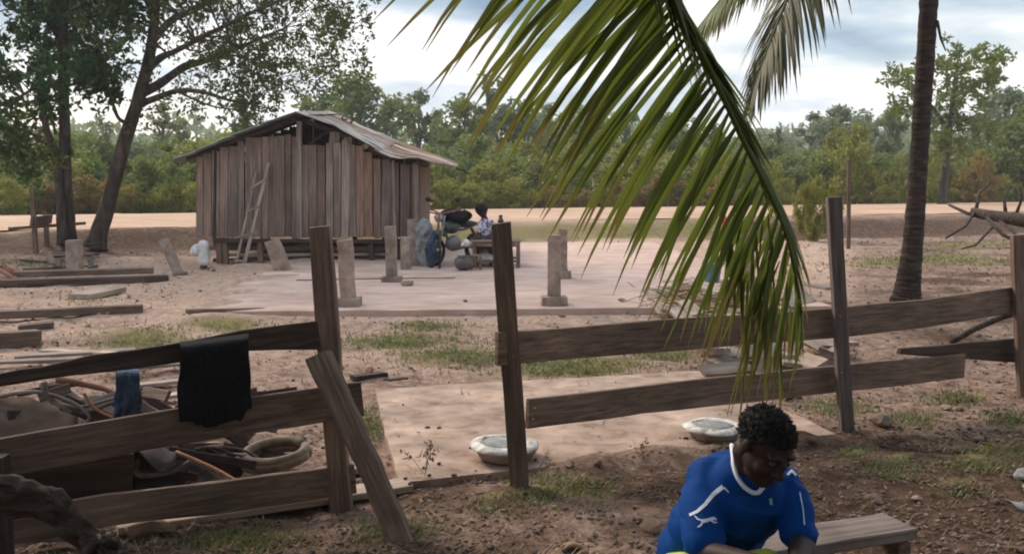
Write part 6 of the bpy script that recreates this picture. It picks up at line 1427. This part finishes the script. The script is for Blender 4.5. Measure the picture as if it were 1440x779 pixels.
# person sitting behind the table, seen from the side
Yp2 = Yt + .75
pb2 = thing('person', 'black haired person in a white and purple top sitting behind the wooden table', 'person', (P(681, 340, Yp2).x, Yp2, .08))
hc = P(677, 296, Yp2); nk = P(681, 306, Yp2); cs_ = P(684, 316, Yp2); hp_ = P(682, 338, Yp2)
blob('body', [('e', hc, (.085, .10, .115)), ('e', hc + Vector((-.05, -.06, -.04)), (.03, .03, .03)), ('l', [(hc, .06), (nk, .055), (cs_, .085), (hp_, .11)]), ('l', [(cs_ + Vector((.10, -.02, .03)), .04), (cs_ + Vector((.14, -.12, -.18)), .042), (cs_ + Vector((.02, -.3, -.24)), .03), (cs_ + Vector((-.03, -.36, -.25)), .034)]),
     ('l', [(cs_ + Vector((-.10, -.02, .03)), .04), (cs_ + Vector((-.14, -.12, -.18)), .042), (cs_ + Vector((-.06, -.3, -.24)), .03), (cs_ + Vector((-.02, -.36, -.25)), .034)]),
     ('l', [(hp_ + Vector((.08, 0, 0)), .09), (hp_ + Vector((.12, -.40, .02)), .07), (Vector((hp_.x + .12, Yp2 - .45, .15)), .04), (Vector((hp_.x + .12, Yp2 - .6, .12)), .035)]), ('l', [(hp_ + Vector((-.08, 0, 0)), .09), (hp_ + Vector((-.14, -.40, .02)), .07), (Vector((hp_.x - .14, Yp2 - .45, .15)), .04), (Vector((hp_.x - .14, Yp2 - .6, .12)), .035)])], .016, 'skin', pb2, 2)
blob('hair', [('e', hc + Vector((.0, .015, .025)), (.12, .125, .115)), ('e', hc + Vector((.03, .09, -.05)), (.07, .06, .08))], .016, 'hair', pb2, 1)
blob('blouse', [('l', [(nk + Vector((0, 0, -.06)), .075), (cs_, .11), (lerp(cs_, hp_, .6), .115)]), ('l', [(cs_ + Vector((.09, -.01, .04)), .058), (cs_ + Vector((.14, -.10, -.12)), .05)]), ('l', [(cs_ + Vector((-.09, -.01, .04)), .058), (cs_ + Vector((-.14, -.10, -.12)), .05)])], .016, 'print', pb2, 2)
blob('trousers', [('l', [(hp_ + Vector((.08, 0, 0)), .12), (hp_ + Vector((.12, -.38, .02)), .09)]), ('l', [(hp_ + Vector((-.08, 0, 0)), .12), (hp_ + Vector((-.14, -.38, .02)), .09)])], .016, 'trousers', pb2, 2)
q = MB(); q.box((hp_.x, Yp2 + .02, (hp_.z - .11 + .08) / 2), (.34, .3, hp_.z - .11 - .08)); tag(q.build('block_seat', M['fence_wood'], None), 'wooden block under the person behind the table', 'seat')

# ================================================================== GROUND COVER
rg = random.Random(31)
def scatter(n, fn, px_rng, py_rng):
    out = []
    tries = 0
    while len(out) < n and tries < n * 14:
        tries += 1; px = rg.uniform(*px_rng); py = rg.uniform(*py_rng)
        if rg.random() > fn(px, py): continue
        p = gz(px, py, 2)
        if in_poly(p.x, p.y, FLOOR) > 0: continue
        ip = in_poly(p.x, p.y, PAD)
        if ip > .02:
            if rg.random() > .02 + .16 * math.exp(-ip * 6): continue
            p = G(px, py, .056)
        out.append(p)
    return out
V = []; Fc = []
for p in scatter(7000, lambda a, b: gmask(a, b) ** 1.3 * .8, (-60, 1500), (318, 790)):
    s = .013 + .009 * min(p.y, 16) / 6; r_ = .035 + .01 * p.y / 4
    for k in range(5):
        a = rg.random() * 6.28; ln = s * rg.uniform(.6, 1.7); o_ = Vector((rg.gauss(0, r_), rg.gauss(0, r_), 0)); b = p + o_; dd = Vector((math.cos(a), math.sin(a), 0)); w_ = Vector((-dd.y, dd.x, 0)) * (.002 + .0006 * p.y)
        i = len(V); V += [tuple(b - w_), tuple(b + w_), tuple(b + dd * ln * .8 + Vector((0, 0, ln * rg.uniform(.5, 1.2))))]; Fc.append((i, i + 1, i + 2))
tag(link('grass', np_mesh('grass', V, Fc, M['grass']), None), kind='stuff')
V = []; Fc = []
for p in scatter(1500, lambda a, b: .25 + .75 * (b < 345 and a > 1150), (-60, 1500), (322, 790)):
    s = .03 + .02 * min(p.y, 20) / 6
    for k in range(4):
        a = rg.random() * 6.28; ln = s * rg.uniform(.6, 1.9); b = p + Vector((rg.gauss(0, .04), rg.gauss(0, .04), 0)); dd = Vector((math.cos(a), math.sin(a), 0)); w_ = Vector((-dd.y, dd.x, 0)) * (.0016 + .0006 * p.y)
        i = len(V); V += [tuple(b - w_), tuple(b + w_), tuple(b + dd * ln + Vector((0, 0, ln * rg.uniform(.1, .9))))]; Fc.append((i, i + 1, i + 2))
tag(link('dry_grass', np_mesh('dry_grass', V, Fc, M['dry_grass']), None), kind='stuff')
# dead leaves, chips and small clods
V = []; Fc = []
def litw(a, b):
    return min(1, .25 + .5 * (b > 545) + .6 * (a > 1150 and b > 320) + .5 * (a < 260) + .3 * (1000 < a < 1240 and 400 < b < 540)) * (1 if b > 340 else .5)
for p in scatter(9000, litw, (-60, 1500), (325, 790)):
    s = rg.uniform(.005, .017) * (.7 + p.y / 9); a = rg.random() * 6.28; d1 = Vector((math.cos(a), math.sin(a), rg.uniform(-.3, .5))) * s; d2 = Vector((-math.sin(a), math.cos(a), rg.uniform(-.4, .4))) * s * rg.uniform(.25, .6); c = p + Vector((0, 0, s * .35 + .004))
    i = len(V); V += [tuple(c - d1), tuple(c - d2 + Vector((0, 0, -s * .2))), tuple(c + d1 + Vector((0, 0, s * .2))), tuple(c + d2)]; Fc.append((i, i + 1, i + 2, i + 3))
tag(link('leaf_litter', np_mesh('leaf_litter', V, Fc, M['litter']), None), kind='stuff')
q = MB()
V = []; Fc = []
bv, bf = ell((0, 0, 0), (1, 1, 1), None, 1)
for p in scatter(4200, lambda a, b: min(1, .12 + .75 * (b > 600) * (a > 560) + .25 * (b > 560) + .35 * (a < 250) + .3 * (a > 1150)), (-60, 1500), (345, 790)):
    s = rg.uniform(.005, .017) * (.8 + p.y / 12) * (1.8 if rg.random() < .05 else 1); i = len(V); rz = Matrix.Rotation(rg.random() * 6, 3, 'Z')
    V += [tuple(p + rz @ Vector((v.x * s, v.y * s * .75, v.z * s * .6)) * rg.uniform(.8, 1.2)) for v in bv]; Fc += [tuple(x + i for x in f) for f in bf]
tag(link('gravel', np_mesh('gravel', V, Fc, M['stone']), None), kind='stuff')
# straw on the plank heap
V = []; Fc = []
for k in range(1800):
    px, py = rg.gauss(1000, 36), min(462, max(410, rg.gauss(432, 12)))
    if abs(px - 1001) < 20 and py < 436: continue
    p = gz(px, py, 2) + Vector((0, 0, .05 + .15 * rg.random())); a = rg.random() * 6.28; d1 = Vector((math.cos(a), math.sin(a), rg.uniform(-.3, .3))) * rg.uniform(.06, .2); w_ = Vector((0, 0, .004)) + Vector((-d1.y, d1.x, 0)).normalized() * .003
    i = len(V); V += [tuple(p - d1 - w_), tuple(p - d1 + w_), tuple(p + d1 + w_), tuple(p + d1 - w_)]; Fc.append((i, i + 1, i + 2, i + 3))
tag(link('straw', np_mesh('straw', V, Fc, M['straw']), None), kind='stuff')
# wild seedling in front of the near pad and small weeds
def weed(px, py, h, label, mat='grass', n=16):
    b = gz(px, py); 
    if in_poly(b.x, b.y, PAD) > 0: b = G(px, py, .05)
    rt_ = thing('weed', label, 'weed', b); q = MB(); r2 = random.Random(int(px)); V = []
    for k in range(4):
        e = b + Vector((r2.gauss(0, h * .3), r2.gauss(0, h * .2), h * r2.uniform(.6, 1))); q.tube([b, lerp(b, e, .5) + Vector((0, 0, h * .08)), e], [.002, .0014, .0008], 5); V.append(e)
    q.build('stem', M['straw'], rt_)
    C = [tuple(lerp(b, e, r2.uniform(.4, 1))) for e in V for _ in range(3)]; leaf_obj('leaves', C, [h * .12] * len(C), n // 4, h * .14, M[mat], rt_)
weed(598, 668, .22, 'thin dry seedling standing at the front edge of the near pad', 'dry_grass'); weed(905, 652, .16, 'dry seedling left of the man on the bare earth', 'dry_grass'); weed(760, 655, .10, 'small green weed at the foot of the middle gate post'); weed(520, 605, .16, 'green weed tuft at the left side of the near pad', 'grass', 30); weed(1395, 645, .12, 'bright green weed near the right edge', 'leaf_bright', 24)
# ================================================================== HAZE: the damp air over the field
hb_ = MB(); hb_.box((0, 70, 8.5), (420, 190, 21)); hz_me = hb_.mesh('haze')
hm, ht = new_mat('damp_air'); o_ = ht.nodes.new('ShaderNodeOutputMaterial'); vp = ht.nodes.new('ShaderNodeVolumePrincipled')
vp.inputs['Density'].default_value = 0.0009; vp.inputs['Color'].default_value = (0.88, 0.92, 0.95, 1); vp.inputs['Anisotropy'].default_value = 0.3
ht.links.new(vp.outputs[0], o_.inputs['Volume'])
tag(link('haze', hz_me, hm), kind='stuff')
